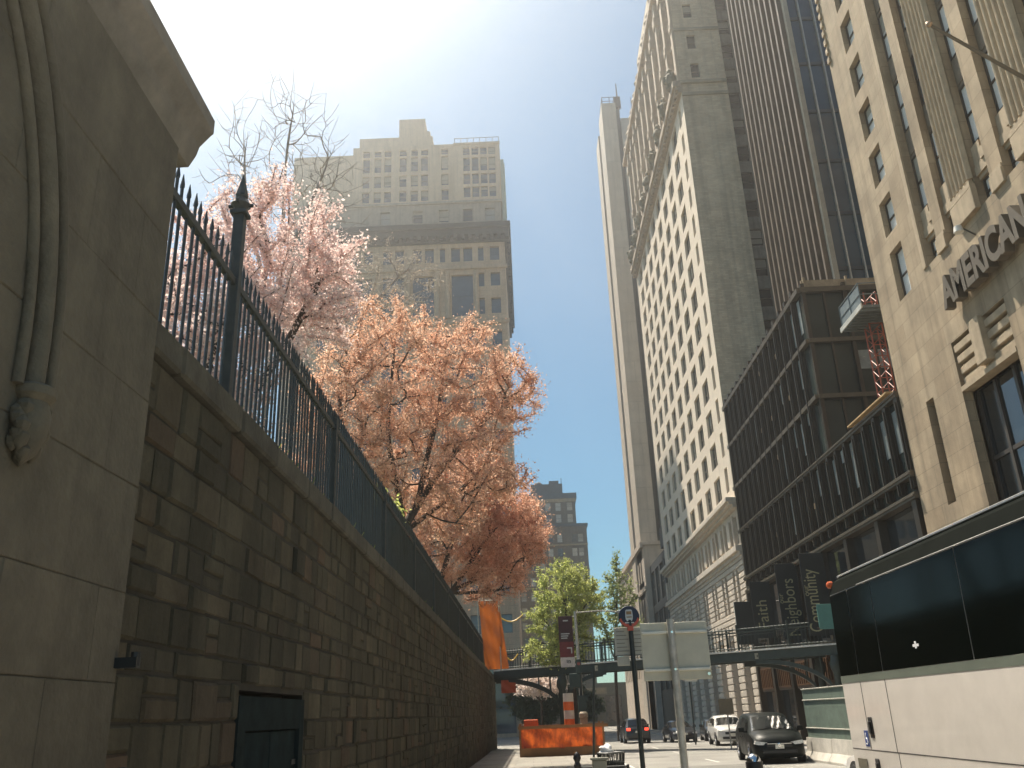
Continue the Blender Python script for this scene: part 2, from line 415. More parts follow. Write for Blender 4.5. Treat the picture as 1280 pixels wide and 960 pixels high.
build_ground()

# ------------------------------------------------------------------ churchyard wall
YARD = 4.35
def stonewall():
    """ashlar laid as real blocks with a tint each"""
    if 'ashlar' in MATS: return MATS['ashlar']
    m, nt, b = _nt('ashlar'); N = nt.nodes; L = nt.links
    g = N.new('ShaderNodeNewGeometry'); tc = N.new('ShaderNodeTexCoord')
    cr = N.new('ShaderNodeValToRGB'); e = cr.color_ramp.elements
    e[0].position = 0; e[0].color = (.062, .055, .036, 1); e[1].position = 1; e[1].color = (.120, .102, .066, 1)
    for p, c in ((.25, (.080, .070, .046, 1)), (.5, (.092, .080, .052, 1)), (.66, (.072, .064, .044, 1)), (.74, (.125, .086, .056, 1)), (.8, (.088, .076, .048, 1)), (.9, (.105, .086, .056, 1))):
        k = e.new(p); k.color = c
    L.new(g.outputs['Random Per Island'], cr.inputs[0])
    n1 = N.new('ShaderNodeTexNoise'); n1.inputs['Scale'].default_value = 1.7; n1.inputs['Detail'].default_value = 12; n1.inputs['Roughness'].default_value = .8
    L.new(tc.outputs['Object'], n1.inputs['Vector'])
    m1 = N.new('ShaderNodeMapRange'); m1.inputs[1].default_value = .3; m1.inputs[2].default_value = .72; m1.inputs[3].default_value = 1.32; m1.inputs[4].default_value = .62
    L.new(n1.outputs['Fac'], m1.inputs[0])
    mp = N.new('ShaderNodeMapping'); mp.inputs['Scale'].default_value = (1, 1.6, .1); L.new(tc.outputs['Object'], mp.inputs[0])
    n3 = N.new('ShaderNodeTexNoise'); n3.inputs['Scale'].default_value = 1; n3.inputs['Detail'].default_value = 6; L.new(mp.outputs[0], n3.inputs['Vector'])
    m3 = N.new('ShaderNodeMapRange'); m3.inputs[1].default_value = .45; m3.inputs[2].default_value = .72; m3.inputs[3].default_value = 1; m3.inputs[4].default_value = .6
    L.new(n3.outputs['Fac'], m3.inputs[0])
    q = N.new('ShaderNodeMath'); q.operation = 'MULTIPLY'; L.new(m1.outputs[0], q.inputs[0]); L.new(m3.outputs[0], q.inputs[1])
    vm = N.new('ShaderNodeVectorMath'); vm.operation = 'SCALE'; L.new(cr.outputs[0], vm.inputs[0]); L.new(q.outputs[0], vm.inputs['Scale'])
    L.new(vm.outputs[0], b.inputs['Base Color']); b.inputs['Roughness'].default_value = .9; b.inputs['Specular IOR Level'].default_value = .25
    nb = N.new('ShaderNodeTexNoise'); nb.inputs['Scale'].default_value = 14; nb.inputs['Detail'].default_value = 9; nb.inputs['Roughness'].default_value = .7; L.new(tc.outputs['Object'], nb.inputs['Vector'])
    bp = N.new('ShaderNodeBump'); bp.inputs['Strength'].default_value = .9; bp.inputs['Distance'].default_value = .03; L.new(nb.outputs['Fac'], bp.inputs['Height']); L.new(bp.outputs[0], b.inputs['Normal'])
    MATS['ashlar'] = m; return m
def block(mb, x, y0, y1, z0, z1, rnd, jit=.02, back=.12, ch=None):
    """one dressed stone with chamfered, slightly uneven face, looking towards +X"""
    n = len(mb.v); j = lambda a: rnd.uniform(-a, a); o = rnd.uniform(-.5*jit, jit); c = ch or rnd.uniform(.01, .026); jj = .0 if ch else .008
    tl = j(jit)
    A = [(y0+j(jj), z0+j(jj)), (y1+j(jj), z0+j(jj)), (y1+j(jj), z1+j(jj)), (y0+j(jj), z1+j(jj))]
    mb.v += [(x-back, a, b) for a, b in A] + [(x+o-(.006 if ch else .024), a, b) for a, b in A]
    I = [(A[0][0]+c, A[0][1]+c), (A[1][0]-c, A[1][1]+c), (A[2][0]-c, A[2][1]-c), (A[3][0]+c, A[3][1]-c)]
    mb.v += [(x+o+(tl if k in (0, 3) else 0)*.5, a, b) for k, (a, b) in enumerate(I)]
    for k in range(4):
        l = (k+1) % 4
        mb.f += [(n+k, n+l, n+4+l, n+4+k), (n+4+k, n+4+l, n+8+l, n+8+k)]
    mb.f.append((n+8, n+9, n+10, n+11))
def build_wall():
    rnd = random.Random(3)
    t = thing('retaining_wall', 'long brown ashlar retaining wall of the raised churchyard along the pavement', 'wall', (-2.6, 30, -.6))
    X = -2.6; top = 4.2; hatch = (8.2, 10.47, -.3, 1.96)
    b = MB(); z = -.5
    courses = []
    while z < top-.01:
        h = rnd.choice((.19, .22, .25, .28, .31, .35)); 
        if top-z-h < .2: h = top-z
        courses.append((z, z+h)); z += h
    for z0, z1 in courses:
        y = 4.9+rnd.uniform(0, .3)
        while y < 68:
            w = rnd.uniform(.24, .66)*(1.3 if z0 < 1.2 else 1)
            y1 = y+w
            segs = [(y, y1)]
            if z1 > hatch[2] and z0 < hatch[3]+.05:
                if y < hatch[1]+.06 and y1 > hatch[0]-.06:
                    segs = []
                    if y < hatch[0]-.2: segs.append((y, hatch[0]-.06))
                    if y1 > hatch[1]+.2: segs.append((hatch[1]+.06, y1))
                    if z1 > hatch[3]+.08 and z0 < hatch[3]:
                        pass
            for a, c in segs:
                g = .007
                r = rnd.random()
                if r < .10 and z1-z0 > .27:
                    zm = (z0+z1)/2+rnd.uniform(-.04, .04)
                    block(b, X, a+g, c-g, z0+g, zm-g, rnd); block(b, X, a+g, c-g, zm+g, z1-g, rnd)
                else: block(b, X, a+g*rnd.uniform(.5, 2), c-g*rnd.uniform(.5, 2), z0+g*rnd.uniform(.5, 1.6), z1-g*rnd.uniform(.5, 1.6), rnd, jit=.030 if r > .88 else .016)
            y = y1
    obj('stonework', b, stonewall(), t, recalc=False)
    m = MB(); m.box(X-.6, X-.018, 4.4, hatch[0]-.05, -.6, top); m.box(X-.6, X-.018, hatch[1]+.05, 68, -.6, top)
    m.box(X-.6, X-.018, hatch[0]-.05, hatch[1]+.05, hatch[3]+.05, top); m.box(X-.6, X-.25, hatch[0]-.05, hatch[1]+.05, -.6, hatch[3]+.05)
    obj('mortar', m, mat('mortar', (.040, .034, .024), .95, var=.35, scale=3), t)
    c = MB(); y = 4.9
    while y < 68:
        w = rnd.uniform(1.1, 1.5); c.bevbox(X-.62, X+.07+rnd.uniform(-.008, .008), y+.006, y+w-.006, top+.004, YARD+.1+rnd.uniform(-.006, .006), .025); y += w
    obj('coping', c, mat('coping_stone', (.085, .076, .054), .9, var=.35, scale=3, bump=.6, bscale=18, island=.15, streak=.3), t)
    # steel hatch in a stone-lined recess
    f = MB(); h0, h1, hz = hatch[0], hatch[1], hatch[3]
    f.box(X-.2, X+.015, h0-.04, h0+.18, -.45, hz); f.box(X-.2, X+.015, h1-.14, h1+.04, -.45, hz); f.box(X-.2, X+.012, h0+.18, h1-.14, hz-.3, hz)
    fo = obj('hatch_frame', f, mat('hatch_frame_paint', (.022, .030, .030), 1, var=.3, scale=4, spec=.05), t)
    d = MB(); d.bevbox(X-.12, X-.03, h0+.19, (h0+h1)/2-.002, -.42, hz-.31, .01); d.bevbox(X-.12, X-.028, (h0+h1)/2+.012, h1-.15, -.42, hz-.31, .01)
    do = obj('hatch_door', d, mat('hatch_paint', (.016, .026, .028), .95, var=.45, scale=2.5, streak=.3, spec=.08), t)
    hh = MB()
    for zz in (.3, 1.3): hh.box(X-.03, X-.012, h0+.16, h0+.32, zz, zz+.05); hh.box(X-.03, X-.012, h1-.3, h1-.13, zz, zz+.05)
    hh.tube([(X-.03, (h0+h1)/2+.1, .9), (X+.02, (h0+h1)/2+.1, .9), (X+.02, (h0+h1)/2+.1, 1.15), (X-.03, (h0+h1)/2+.1, 1.15)], .012, 6)
    obj('hinge', hh, mat('black_iron', (.02, .022, .022), .5, var=.3), do)
    # weeds rooted along the coping
    wv = MB()
    for k in range(900):
        y = 6+54*rnd.random()**1.5; x = X+.0-rnd.uniform(0, .5); h = rnd.uniform(.03, .14); a = rnd.uniform(0, 6.28); w = rnd.uniform(.008, .02)
        p = Vector((x, y, YARD+.1)); q = Vector((math.cos(a)*h*.6, math.sin(a)*h*.6, h)); s = Vector((-math.sin(a)*w, math.cos(a)*w, 0))
        wv.quad(p-s, p+s, p+q+s*.6, p+q-s*.6)
    tag(obj('weeds', wv, leafmat('weed', (.10, .16, .03), (.2, .22, .06)), recalc=False), 'thin green weeds growing in the wall coping at the fence foot', 'weeds', kind='stuff')
build_wall()

def build_yard():
    g = MB(); g.box(-60, -3.22, -20, 68, 3.2, YARD)
    tag(obj('churchyard_lawn', g, mat('lawn', (.07, .085, .03), .95, var=.4, scale=1.5, bump=.5, bscale=30)), kind='structure')
build_yard()

def build_pier():
    """big pier of the churchyard stair, with an overhanging weathered cap and a blind arch mould"""
    t = thing('stone_pier', 'tall smooth stone pier with overhanging cap at the near end of the wall', 'pier', (-3.3, 3, -.5))
    X = -2.45; y1 = 5.38
    rnd = random.Random(5); b = MB(); z = -.5
    hs = [.62, .55, .6, .7, .52, .66, .58, .6, .62, .56]; zz = [-.5]
    for h in hs: zz.append(zz[-1]+h)
    zz[-1] = 5.75
    for i in range(len(zz)-1):
        y = y1; first = True
        while y > -3:
            w = rnd.uniform(.55, 1.0) if not first or i % 2 else rnd.uniform(.35, .5); first = False
            y0 = y-w; g = .004; n = len(b.v)
            block(b, X, y0+.0015, y-.0015, zz[i]+.0015, zz[i+1]-.0015, rnd, jit=.004, back=.3, ch=.005)
            if y == y1:   # quoin returns into the wall: side face looking +Y
                pass
            y = y0
    obj('masonry', b, mat('pier_stone', (.142, .122, .085), .95, var=.22, scale=3, bump=.8, bscale=22, island=.05, stain=.3, streak=.25), t, recalc=False)
    c = MB(); c.box(-4.2, X-.02, -3, y1-.006, -.6, 5.75); obj('core', c, MATS['pier_stone'], t)
    # cap: cove under, drip edge, sloping weathering
    cap = MB(); prof = [(X-.02, 5.75), (X+.03, 5.85), (X+.05, 5.93), (X+.13, 6.03), (X+.15, 6.05), (X+.15, 6.17), (X+.11, 6.22), (-3.4, 7.5), (-4.2, 7.5), (-4.2, 5.75)]
    cap.prism(prof, -3, 5.62, 'y'); 
    cap.prism([(y1-.02, 5.752), (5.62, 6.05), (5.62, 6.0), (5.50, 5.9), (5.42, 5.82)], -4.15, X-.03, 'x')
    obj('cap', cap, mat('cap_stone', (.19, .17, .135), .9, var=.35, scale=2.2, bump=.6, bscale=14, stain=.3), t)
    # blind arch: roll mouldings of the right-hand side, ending on a carved stop
    ar = MB(); cy, cz, rad = 1.72, 3.4, 2.3
    for dr, r in ((0, .055), (.15, .03), (-.13, .03)):
        pts = [(X+.02, cy+(rad+dr), zq) for zq in (3.3,)]
        for k in range(0, 22):
            q = R(k*4); pts.append((X+.02, cy+(rad+dr)*math.cos(q), cz+(rad+dr)*math.sin(q)*1.15))
        ar.tube(pts, r, 8)
    obj('arch_moulding', ar, MATS['pier_stone'], t, smooth=50)
    st = MB(); rr = random.Random(9)
    st.lathe((X+.03, cy+rad, 3.12), [(.02, -.18), (.06, -.14), (.09, -.05), (.10, .05), (.08, .12), (.11, .15), (.11, .19), (.08, .21)], 12)
    for k in range(26):
        a = rr.uniform(0, 6.28); st.lathe((X+.02+rr.uniform(0, .05), cy+rad+.11*math.cos(a), 3.1+.14*math.sin(a)), [(.005, -.05), (.035, -.02), (.04, .01), (.015, .04)], 7)
    obj('carved_stop', st, MATS['pier_stone'], t, smooth=40)
    # iron gate pintles left in the joint
    for zq, lab in ((2.08, 'upper'), (1.45, 'lower')):
        p = MB(); y = 5.36; x = X+.03
        p.box(x-.05, x+.10, y-.03, y+.03, zq-.03, zq+.03); p.tube([(x+.08, y, zq-.22 if lab == 'lower' else zq-.02), (x+.08, y, zq+.06)], .028, 8)
        obj('gate_pintle', p, MATS['black_iron'], t)
build_pier()

def build_fence():
    X = -2.86; zb = YARD+.1; t = thing('iron_fence', 'tall dark iron picket fence standing on the churchyard wall coping', 'fence', (X, 30, zb))
    ir = mat('fence_iron', (.030, .036, .034), .5, var=.3, scale=6, metal=.0)
    y = 5.5; n = 0; rnd = random.Random(2)
    bay = 2.4
    while y < 60:
        p = MB(); y1 = min(60, y+bay)
        p.box(X-.03, X+.03, y, y1-.002, zb+1.46, zb+1.53); p.box(X-.025, X+.025, y, y1-.002, zb+.12, zb+.18); 
        k = y+.075
        while k < y1:
            r = .016; tip = zb+1.80+rnd.uniform(-.01, .01); jx, jy = rnd.uniform(-.008, .008), rnd.uniform(-.006, .006)
            p.tube([(X, k, zb+.0), (X+jx, k+jy, tip-.12)], r, 4)
            p.tube([(X+jx, k+jy, tip-.12), (X+jx, k+jy, tip-.09), (X+jx, k+jy, tip+.02)], [.022, .022, .003], 4)
            k += .145
        obj('picket_panel', p, ir, t)
        y = y1
    y = 7.9; first = True
    while y < 60:
        p = MB(); h = 7.0 if first else 6.35
        p.bevbox(X-.055, X+.055, y-.055, y+.055, zb, h-.25, .008); p.box(X-.08, X+.08, y-.08, y+.08, zb, zb+.1)
        if first:
            p.box(X-.085, X+.085, y-.085, y+.085, h-.25, h-.21); p.lathe((X, y, h-.21), [(.05, 0), (.075, .05), (.11, .09), (.075, .14), (.06, .17), (.07, .2), (.045, .3), (.004, .48)], 8)
            p.tube([(X, y-.13, h-.13), (X, y+.13, h-.13)], .022, 6); p.tube([(X-.13, y, h-.13), (X+.13, y, h-.13)], .022, 6)
        else: p.lathe((X, y, h-.25), [(.05, 0), (.05, .05), (.02, .12)], 6)
        obj('post', p, ir, t); y += 4.8 if first else 4.8; first = False
build_fence()

# ------------------------------------------------------------------ trees
def grow(limbs, blobs, n, seed, jitter=.25):
    """skeleton: hand-set limbs, then twigs reach for random points in the crown volume"""
    rg = np.random.default_rng(seed); P = []; par = []
    for pl in limbs:
        prev = -1; pl = [np.array(p, float) for p in pl]
        if P:
            d = np.linalg.norm(np.array(P)-pl[0], axis=1); prev = int(d.argmin())
        for a, b in zip(pl[:-1], pl[1:]):
            m = max(2, int(np.linalg.norm(b-a)/.35))
            for k in range(m):
                q = a+(b-a)*k/m+rg.normal(0, .03, 3)*(k > 0)
                P.append(q); par.append(prev); prev = len(P)-1
        P.append(pl[-1]); par.append(prev)
    T = []; wts = np.array([b[1][0]*b[1][1]*b[1][2] for b in blobs]); wts = wts/wts.sum()
    for k in range(n):
        c, r = blobs[rg.choice(len(blobs), p=wts)]
        v = rg.normal(size=3); v /= np.linalg.norm(v); T.append(np.array(c)+v*np.array(r)*rg.uniform(.1, 1)**.45*rg.uniform(.85, 1.12))
    T = np.array(T); base = np.array(P); d0 = np.array([np.linalg.norm(base-t, axis=1).min() for t in T])
    tips = []
    for t in T[np.argsort(d0)]:
        A = np.array(P); d = np.linalg.norm(A-t, axis=1)
        d = d+.35*np.maximum(0, A[:, 2]-t[2]+.1); i = int(d.argmin()); L = np.linalg.norm(t-A[i])
        if L < .08: continue
        m = max(1, int(L/.3)); prev = i; a = A[i]
        side = rg.normal(0, 1, 3)*L*.06
        for k in range(1, m+1):
            s = k/m; q = a+(t-a)*s+side*math.sin(math.pi*s)+np.array([0, 0, L*.12*math.sin(math.pi*s)])
            P.append(q); par.append(prev); prev = len(P)-1
        tips.append(prev)
    P = np.array(P); first = {}
    for i, p in enumerate(par):
        if p >= 0 and p not in first: first[p] = i
    ii = np.array([i for i in range(len(P)) if par[i] >= 0 and i in first]); pa = np.array([par[i] for i in ii]); chd = np.array([first[i] for i in ii])
    for _ in range(4):
        Q = P.copy(); Q[ii] = .4*P[ii]+.3*P[pa]+.3*P[chd]; P = Q
    return P, par, tips
def tree(name, label, cat, limbs, blobs, n, seed, bark, leaf=None, leaves=0, ls=.08, r0=.2, spread=.28, group=None, rmin=.006, power=.42, flow=0, spikes=0):
    P, par, tips = grow(limbs, blobs, n, seed); N = len(P)
    w = np.zeros(N); ch = [[] for _ in range(N)]
    for i, p in enumerate(par):
        if p >= 0: ch[p].append(i)
    for i in range(N-1, -1, -1):
        if not ch[i]: w[i] = 1
        if par[i] >= 0: w[par[i]] += w[i]
    rad = np.maximum(rmin, r0*(w/w.max())**power)
    rad = np.minimum(rad, r0)
    loc = limbs[0][0]; t = thing(name, label, cat, loc, group=group)
    mb = MB()
    # chains
    roots = [i for i in range(N) if par[i] < 0]; stack = [(r, None) for r in roots]
    while stack:
        i, pre = stack.pop(); chain = [] if pre is None else [pre]; rr = [] if pre is None else [min(rad[pre], rad[i]*1.25)]
        while True:
            chain.append(i); rr.append(rad[i])
            if not ch[i]: break
            big = max(ch[i], key=lambda k: w[k])
            for k in ch[i]:
                if k != big: stack.append((k, i))
            i = big
        if len(chain) > 1:
            rr2 = list(rr); rr2[-1] *= .6
            mb.tube([P[k] for k in chain], rr2, 8 if max(rr) > .08 else 5 if max(rr) > .02 else 3, cap=False)
    obj('trunk', mb, bark, t, smooth=60, recalc=False)
    if leaves:
        rg = np.random.default_rng(seed+1)
        tw = [i for i in range(N) if w[i] <= 3]
        idx = rg.choice(tw, leaves); pp = np.array([par[i] if par[i] >= 0 else i for i in range(N)])
        f = rg.random((leaves, 1)); C = P[idx]*f+P[pp[idx]]*(1-f)+rg.normal(0, spread, (leaves, 3))*rg.random((leaves, 1))
        if flow: C[:, 2] -= flow*rg.random(leaves)
        dirs = rg.normal(size=(leaves, 3)); dirs /= np.linalg.norm(dirs, axis=1, keepdims=True)
        o2 = rg.normal(size=(leaves, 3)); o2 -= dirs*(o2*dirs).sum(1, keepdims=True); o2 /= np.linalg.norm(o2, axis=1, keepdims=True)
        sz = ls*rg.uniform(.55, 1.3, (leaves, 1)); nrm = np.cross(dirs, o2)
        V = np.stack([C-dirs*sz, C+o2*sz*.55+nrm*sz*.18, C+dirs*sz, C-o2*sz*.55+nrm*sz*.18], 1).reshape(-1, 3)-np.array(loc)
        me = bpy.data.meshes.new('crown'); me.vertices.add(len(V)); me.vertices.foreach_set('co', V.ravel().astype(np.float32))
        me.loops.add(leaves*4); me.loops.foreach_set('vertex_index', np.arange(leaves*4, dtype=np.int32)); me.polygons.add(leaves)
        me.polygons.foreach_set('loop_start', np.arange(0, leaves*4, 4, dtype=np.int32)); me.update(calc_edges=True); me.validate()
        me.materials.append(leaf); link('crown', me, t)
    return t
BARK = mat('bark', (.055, .042, .032), .9, var=.4, scale=6, bump=.6, bscale=25)
PALEBARK = mat('pale_bark', (.20, .165, .135), .9, var=.4, scale=5, bump=.5, bscale=20)
def build_trees():
    pink = leafmat('pink_blossom', (.85, .63, .58), (.94, .82, .78), .52)
    copper = leafmat('copper_leaf', (.66, .37, .24), (.88, .62, .46), .58)
    copper2 = leafmat('copper_leaf_deep', (.64, .34, .22), (.87, .58, .43), .58)
    green = leafmat('spring_leaf', (.36, .42, .10), (.60, .61, .24), .55)
    sparse = leafmat('sparse_leaf', (.22, .28, .09), (.36, .40, .16), .5)
    white = leafmat('white_blossom', (.78, .64, .55), (.9, .8, .74), .4)
    y0 = YARD
    tree('cherry_tree', 'pale pink blossoming cherry tree behind the fence nearest the stone pier', 'tree',
         [[(-4.5, 12.5, y0), (-4.45, 12.6, 6), (-4.3, 12.8, 7.4)], [(-4.45, 12.6, 6), (-3.7, 13, 7.6), (-3.2, 13.3, 9.2)], [(-4.45, 12.6, 6.2), (-5.2, 12.2, 7.8), (-5.3, 12.4, 9.4)], [(-4.3, 12.8, 7.4), (-4.1, 13, 9.6)]],
         [((-4.0, 13, 9.0), (1.5, 1.7, 1.65)), ((-4.9, 12, 8.0), (1.5, 1.5, 1.5)), ((-4.8, 11.3, 6.6), (1.7, 1.7, 1.4)), ((-3.4, 13.4, 8.6), (.9, 1.2, 1.2))], 900, 11, BARK, pink, 95000, .030, .12, .13)
    tree('copper_cherry_tree', 'large orange pink cherry tree leaning out over the fence, highest of the coppery crowns', 'tree',
         [[(-4.6, 27, y0), (-4.3, 27.5, 6.2), (-3.9, 28, 7.6)], [(-3.9, 28, 7.6), (-2.6, 29.5, 10.2), (-1.2, 31, 12.2), (.2, 31.5, 13.6)], [(-4.1, 27.8, 7.2), (-2.4, 30.5, 9.2), (-.6, 32, 11.4)],
          [(-3.9, 28, 7.6), (-4.6, 28.6, 11), (-4.4, 29, 14.5)], [(-4.3, 27.5, 6.4), (-5.9, 27.6, 10), (-6.2, 28, 13)], [(-3.6, 28.6, 8.2), (-2.9, 29.6, 12), (-2.6, 30, 15.5)]],
         [((-4.6, 28.5, 13.2), (2.6, 3, 3.0)), ((-1.8, 30.5, 13.4), (2.3, 2.6, 2.9)), ((-.2, 31.2, 13.2), (1.3, 1.8, 1.7)), ((-3.0, 29.5, 9.8), (3.0, 2.6, 2.5)), ((-5.6, 26.5, 10.5), (2.0, 2.2, 3)), ((-1.0, 31, 10.0), (1.5, 2, 1.6))], 1300, 21, BARK, copper, 120000, .045, .2, .22, rmin=.011)
    tree('copper_cherry_tree', 'lower orange pink cherry tree whose branches reach right above the far end of the wall', 'tree',
         [[(-4.6, 36, y0), (-3.9, 36.8, 5.9), (-3.1, 37.5, 6.8)], [(-3.1, 37.5, 6.8), (-1.4, 39, 7.7), (.5, 40.2, 8.6)], [(-3.1, 37.5, 6.8), (-1.6, 39, 9.4), (0, 40, 11)], [(-3.9, 36.8, 6), (-3, 38, 9.5), (-2.4, 39, 12.4)], [(-3.2, 37.4, 6.6), (-1.2, 39, 6.9), (-.2, 40, 7.2)]],
         [((-1.0, 39, 9.3), (2.2, 2.6, 2.5)), ((-.0, 40, 9.8), (1.35, 2, 1.7)), ((-3.2, 38, 9.8), (2.4, 2.5, 2.8)), ((-1.6, 38.8, 7.3), (1.9, 2.2, 1.0)), ((-2.2, 38.8, 12.0), (1.7, 2, 1.8))], 1000, 22, BARK, copper2, 100000, .05, .17, .25, rmin=.012)
    tree('green_shrub', 'small yellow green shrub showing through behind the middle of the iron fence', 'shrub',
         [[(-3.8, 21, y0), (-3.7, 21, 5.4), (-3.5, 21.1, 6.4)]], [((-3.6, 21, 6.3), (.7, .9, .9)), ((-3.9, 20, 5.6), (.7, 1.4, .6))], 150, 31, BARK, green, 5000, .055, .05, .14)
    tree('bare_tree', 'leafless grey tree with fine twigs above the pink cherry against the bright sky', 'tree',
         [[(-6.2, 20, y0), (-6.2, 20, 10), (-6.1, 20.1, 14.2)], [(-6.2, 20, 12), (-5.4, 20.2, 15), (-4.9, 20.3, 16.6)], [(-6.2, 20, 11.6), (-7.1, 20, 14.6), (-7.4, 20.2, 17)], [(-6.1, 20.1, 14), (-6.2, 20.3, 17.6), (-6.0, 20.4, 18.8)]],
         [((-6.3, 20.2, 16.4), (1.9, 1.7, 2.7)), ((-5.4, 20.4, 15.4), (1.7, 1.5, 1.6)), ((-7.4, 20, 15), (1.2, 1.4, 1.8))], 1700, 41, mat('twig_grey', (.38, .32, .28), .9, var=.2), None, 0, r0=.08, rmin=.005, power=.42)
    bud = leafmat('pale_bud', (.42, .36, .30), (.6, .52, .44), .3)
    tree('budding_tree', 'tall pale budding tree with a wispy top in front of the big beige tower', 'tree',
         [[(-11, 44, y0), (-10.6, 44, 14), (-9.6, 44, 21)], [(-10, 44, 18), (-8, 44.4, 24), (-6, 44.8, 26.5)], [(-9.6, 44, 21), (-9.2, 44, 26), (-8.5, 44.2, 28)], [(-10.4, 44, 16), (-12, 44, 22), (-12.6, 44, 26)]],
         [((-7.6, 44.4, 25.2), (3.8, 2.6, 2.9)), ((-10.6, 44, 23.5), (3.4, 2.6, 3.6)), ((-6.6, 44.6, 22.6), (2.3, 2.2, 2.0))], 1100, 42, mat('twig_grey', (.38, .32, .28), .9, var=.2), bud, 16000, .05, .17, .2, rmin=.011, power=.42)
    # street trees and trees past the bridge
    tree('street_tree', 'bright green leafy street tree beside the banner lamp post', 'tree',
         [[(2.75, 57.5, -.3), (2.7, 57.5, 3), (2.5, 57.5, 5.2)], [(2.5, 57.5, 5.2), (1.2, 57.5, 7)], [(2.5, 57.5, 5.2), (3.6, 57.6, 8)], [(2.5, 57.5, 5.2), (2.4, 57.4, 9)]],
         [((2.5, 57.5, 9.2), (2.1, 2.2, 2.1)), ((1.5, 57.4, 7.6), (1.7, 2, 1.5)), ((3.6, 57.6, 8.2), (1.6, 2, 2.0)), ((1.0, 57.5, 5.6), (1.6, 1.8, 1.1)), ((2.6, 57.5, 5.6), (1.7, 1.8, 1.4))], 620, 51, BARK, green, 34000, .075, .16, .2)
    tree('street_tree', 'thin sparse young tree against the sky to the right of the leafy green tree', 'tree',
         [[(6.6, 72, -.4), (6.7, 72, 4), (6.9, 72, 7)], [(6.9, 72, 7), (7.4, 72, 11), (7.5, 72, 14)], [(6.8, 72, 6), (8.4, 72, 9)], [(6.7, 72, 5.6), (5.8, 72, 9)]],
         [((7.3, 72, 10.2), (1.7, 1.5, 3.2)), ((8.0, 72, 7.8), (1.6, 1.5, 1.8)), ((6.4, 72, 8), (1.3, 1.3, 2)), ((7.5, 72, 13.2), (.6, .6, 1.4))], 240, 52, BARK, sparse, 5200, .12, .13, .3, rmin=.014)
    tree('blossom_tree', 'low white blossoming tree seen under the arch of the footbridge', 'tree',
         [[(.8, 75, -.5), (.8, 75, 2.1), (.9, 75, 2.8)], [(.9, 75, 2.8), (-.3, 75, 3.8)], [(.9, 75, 2.8), (2.1, 75, 3.8)]],
         [((.9, 75, 3.85), (2.2, 1.7, .75)), ((.4, 75, 4.1), (1.4, 1.4, .6))], 300, 53, BARK, white, 9000, .12, .1, .2, rmin=.012)
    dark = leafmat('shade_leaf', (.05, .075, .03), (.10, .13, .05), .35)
    tree('evergreen_tree', 'dark bushy tree in the shade beyond the bridge, left of the striped steam chimney', 'tree',
         [[(.2, 104, -.6), (.2, 104, 2), (.3, 104, 4)], [(.3, 104, 3), (-1.2, 104, 4.4)], [(.3, 104, 3), (1.8, 104, 4.6)]], [((.3, 104, 3.4), (3.0, 2, 2.6)), ((1.2, 104, 2.2), (2.2, 2, 1.8))], 260, 61, BARK, dark, 9000, .2, .15, .35, rmin=.02)
    tree('evergreen_tree', 'dark round tree in the shade far down the street beside the black car', 'tree',
         [[(5.6, 126, -.6), (5.6, 126, 2), (5.7, 126, 4)], [(5.7, 126, 3), (4, 126, 4.2)], [(5.7, 126, 3), (7.2, 126, 4.4)]], [((5.6, 126, 3.2), (3.6, 2, 2.2)), ((7.6, 126, 2.4), (2.6, 2, 1.7))], 260, 62, BARK, dark, 9000, .22, .15, .35, rmin=.02)
build_trees()

# ------------------------------------------------------------------ buildings, right-hand side
FX = 16.0
DARKF = mat('window_frame_dark', (.055, .045, .036), .5, var=.2); GREYF = mat('window_frame_grey', (.16, .145, .12), .6, var=.2); WHITEF = mat('window_frame_white', (.55, .53, .48), .6, var=.1)
G_OFFICE = glass('office_glass', (.035, .045, .05), blind=((.34, .33, .30), .72))
G_DARK = glass('dark_glass', (.018, .024, .028))
G_BLUE = glass('blue_glass', (.05, .085, .12), spec=.8)
G_SKY_PALE = glass('sky_pale_glass', (.10, .12, .13), blind=((.85, .86, .85), .12), rough=.2)  # blind colour here paints the bright sky reflected in the panes

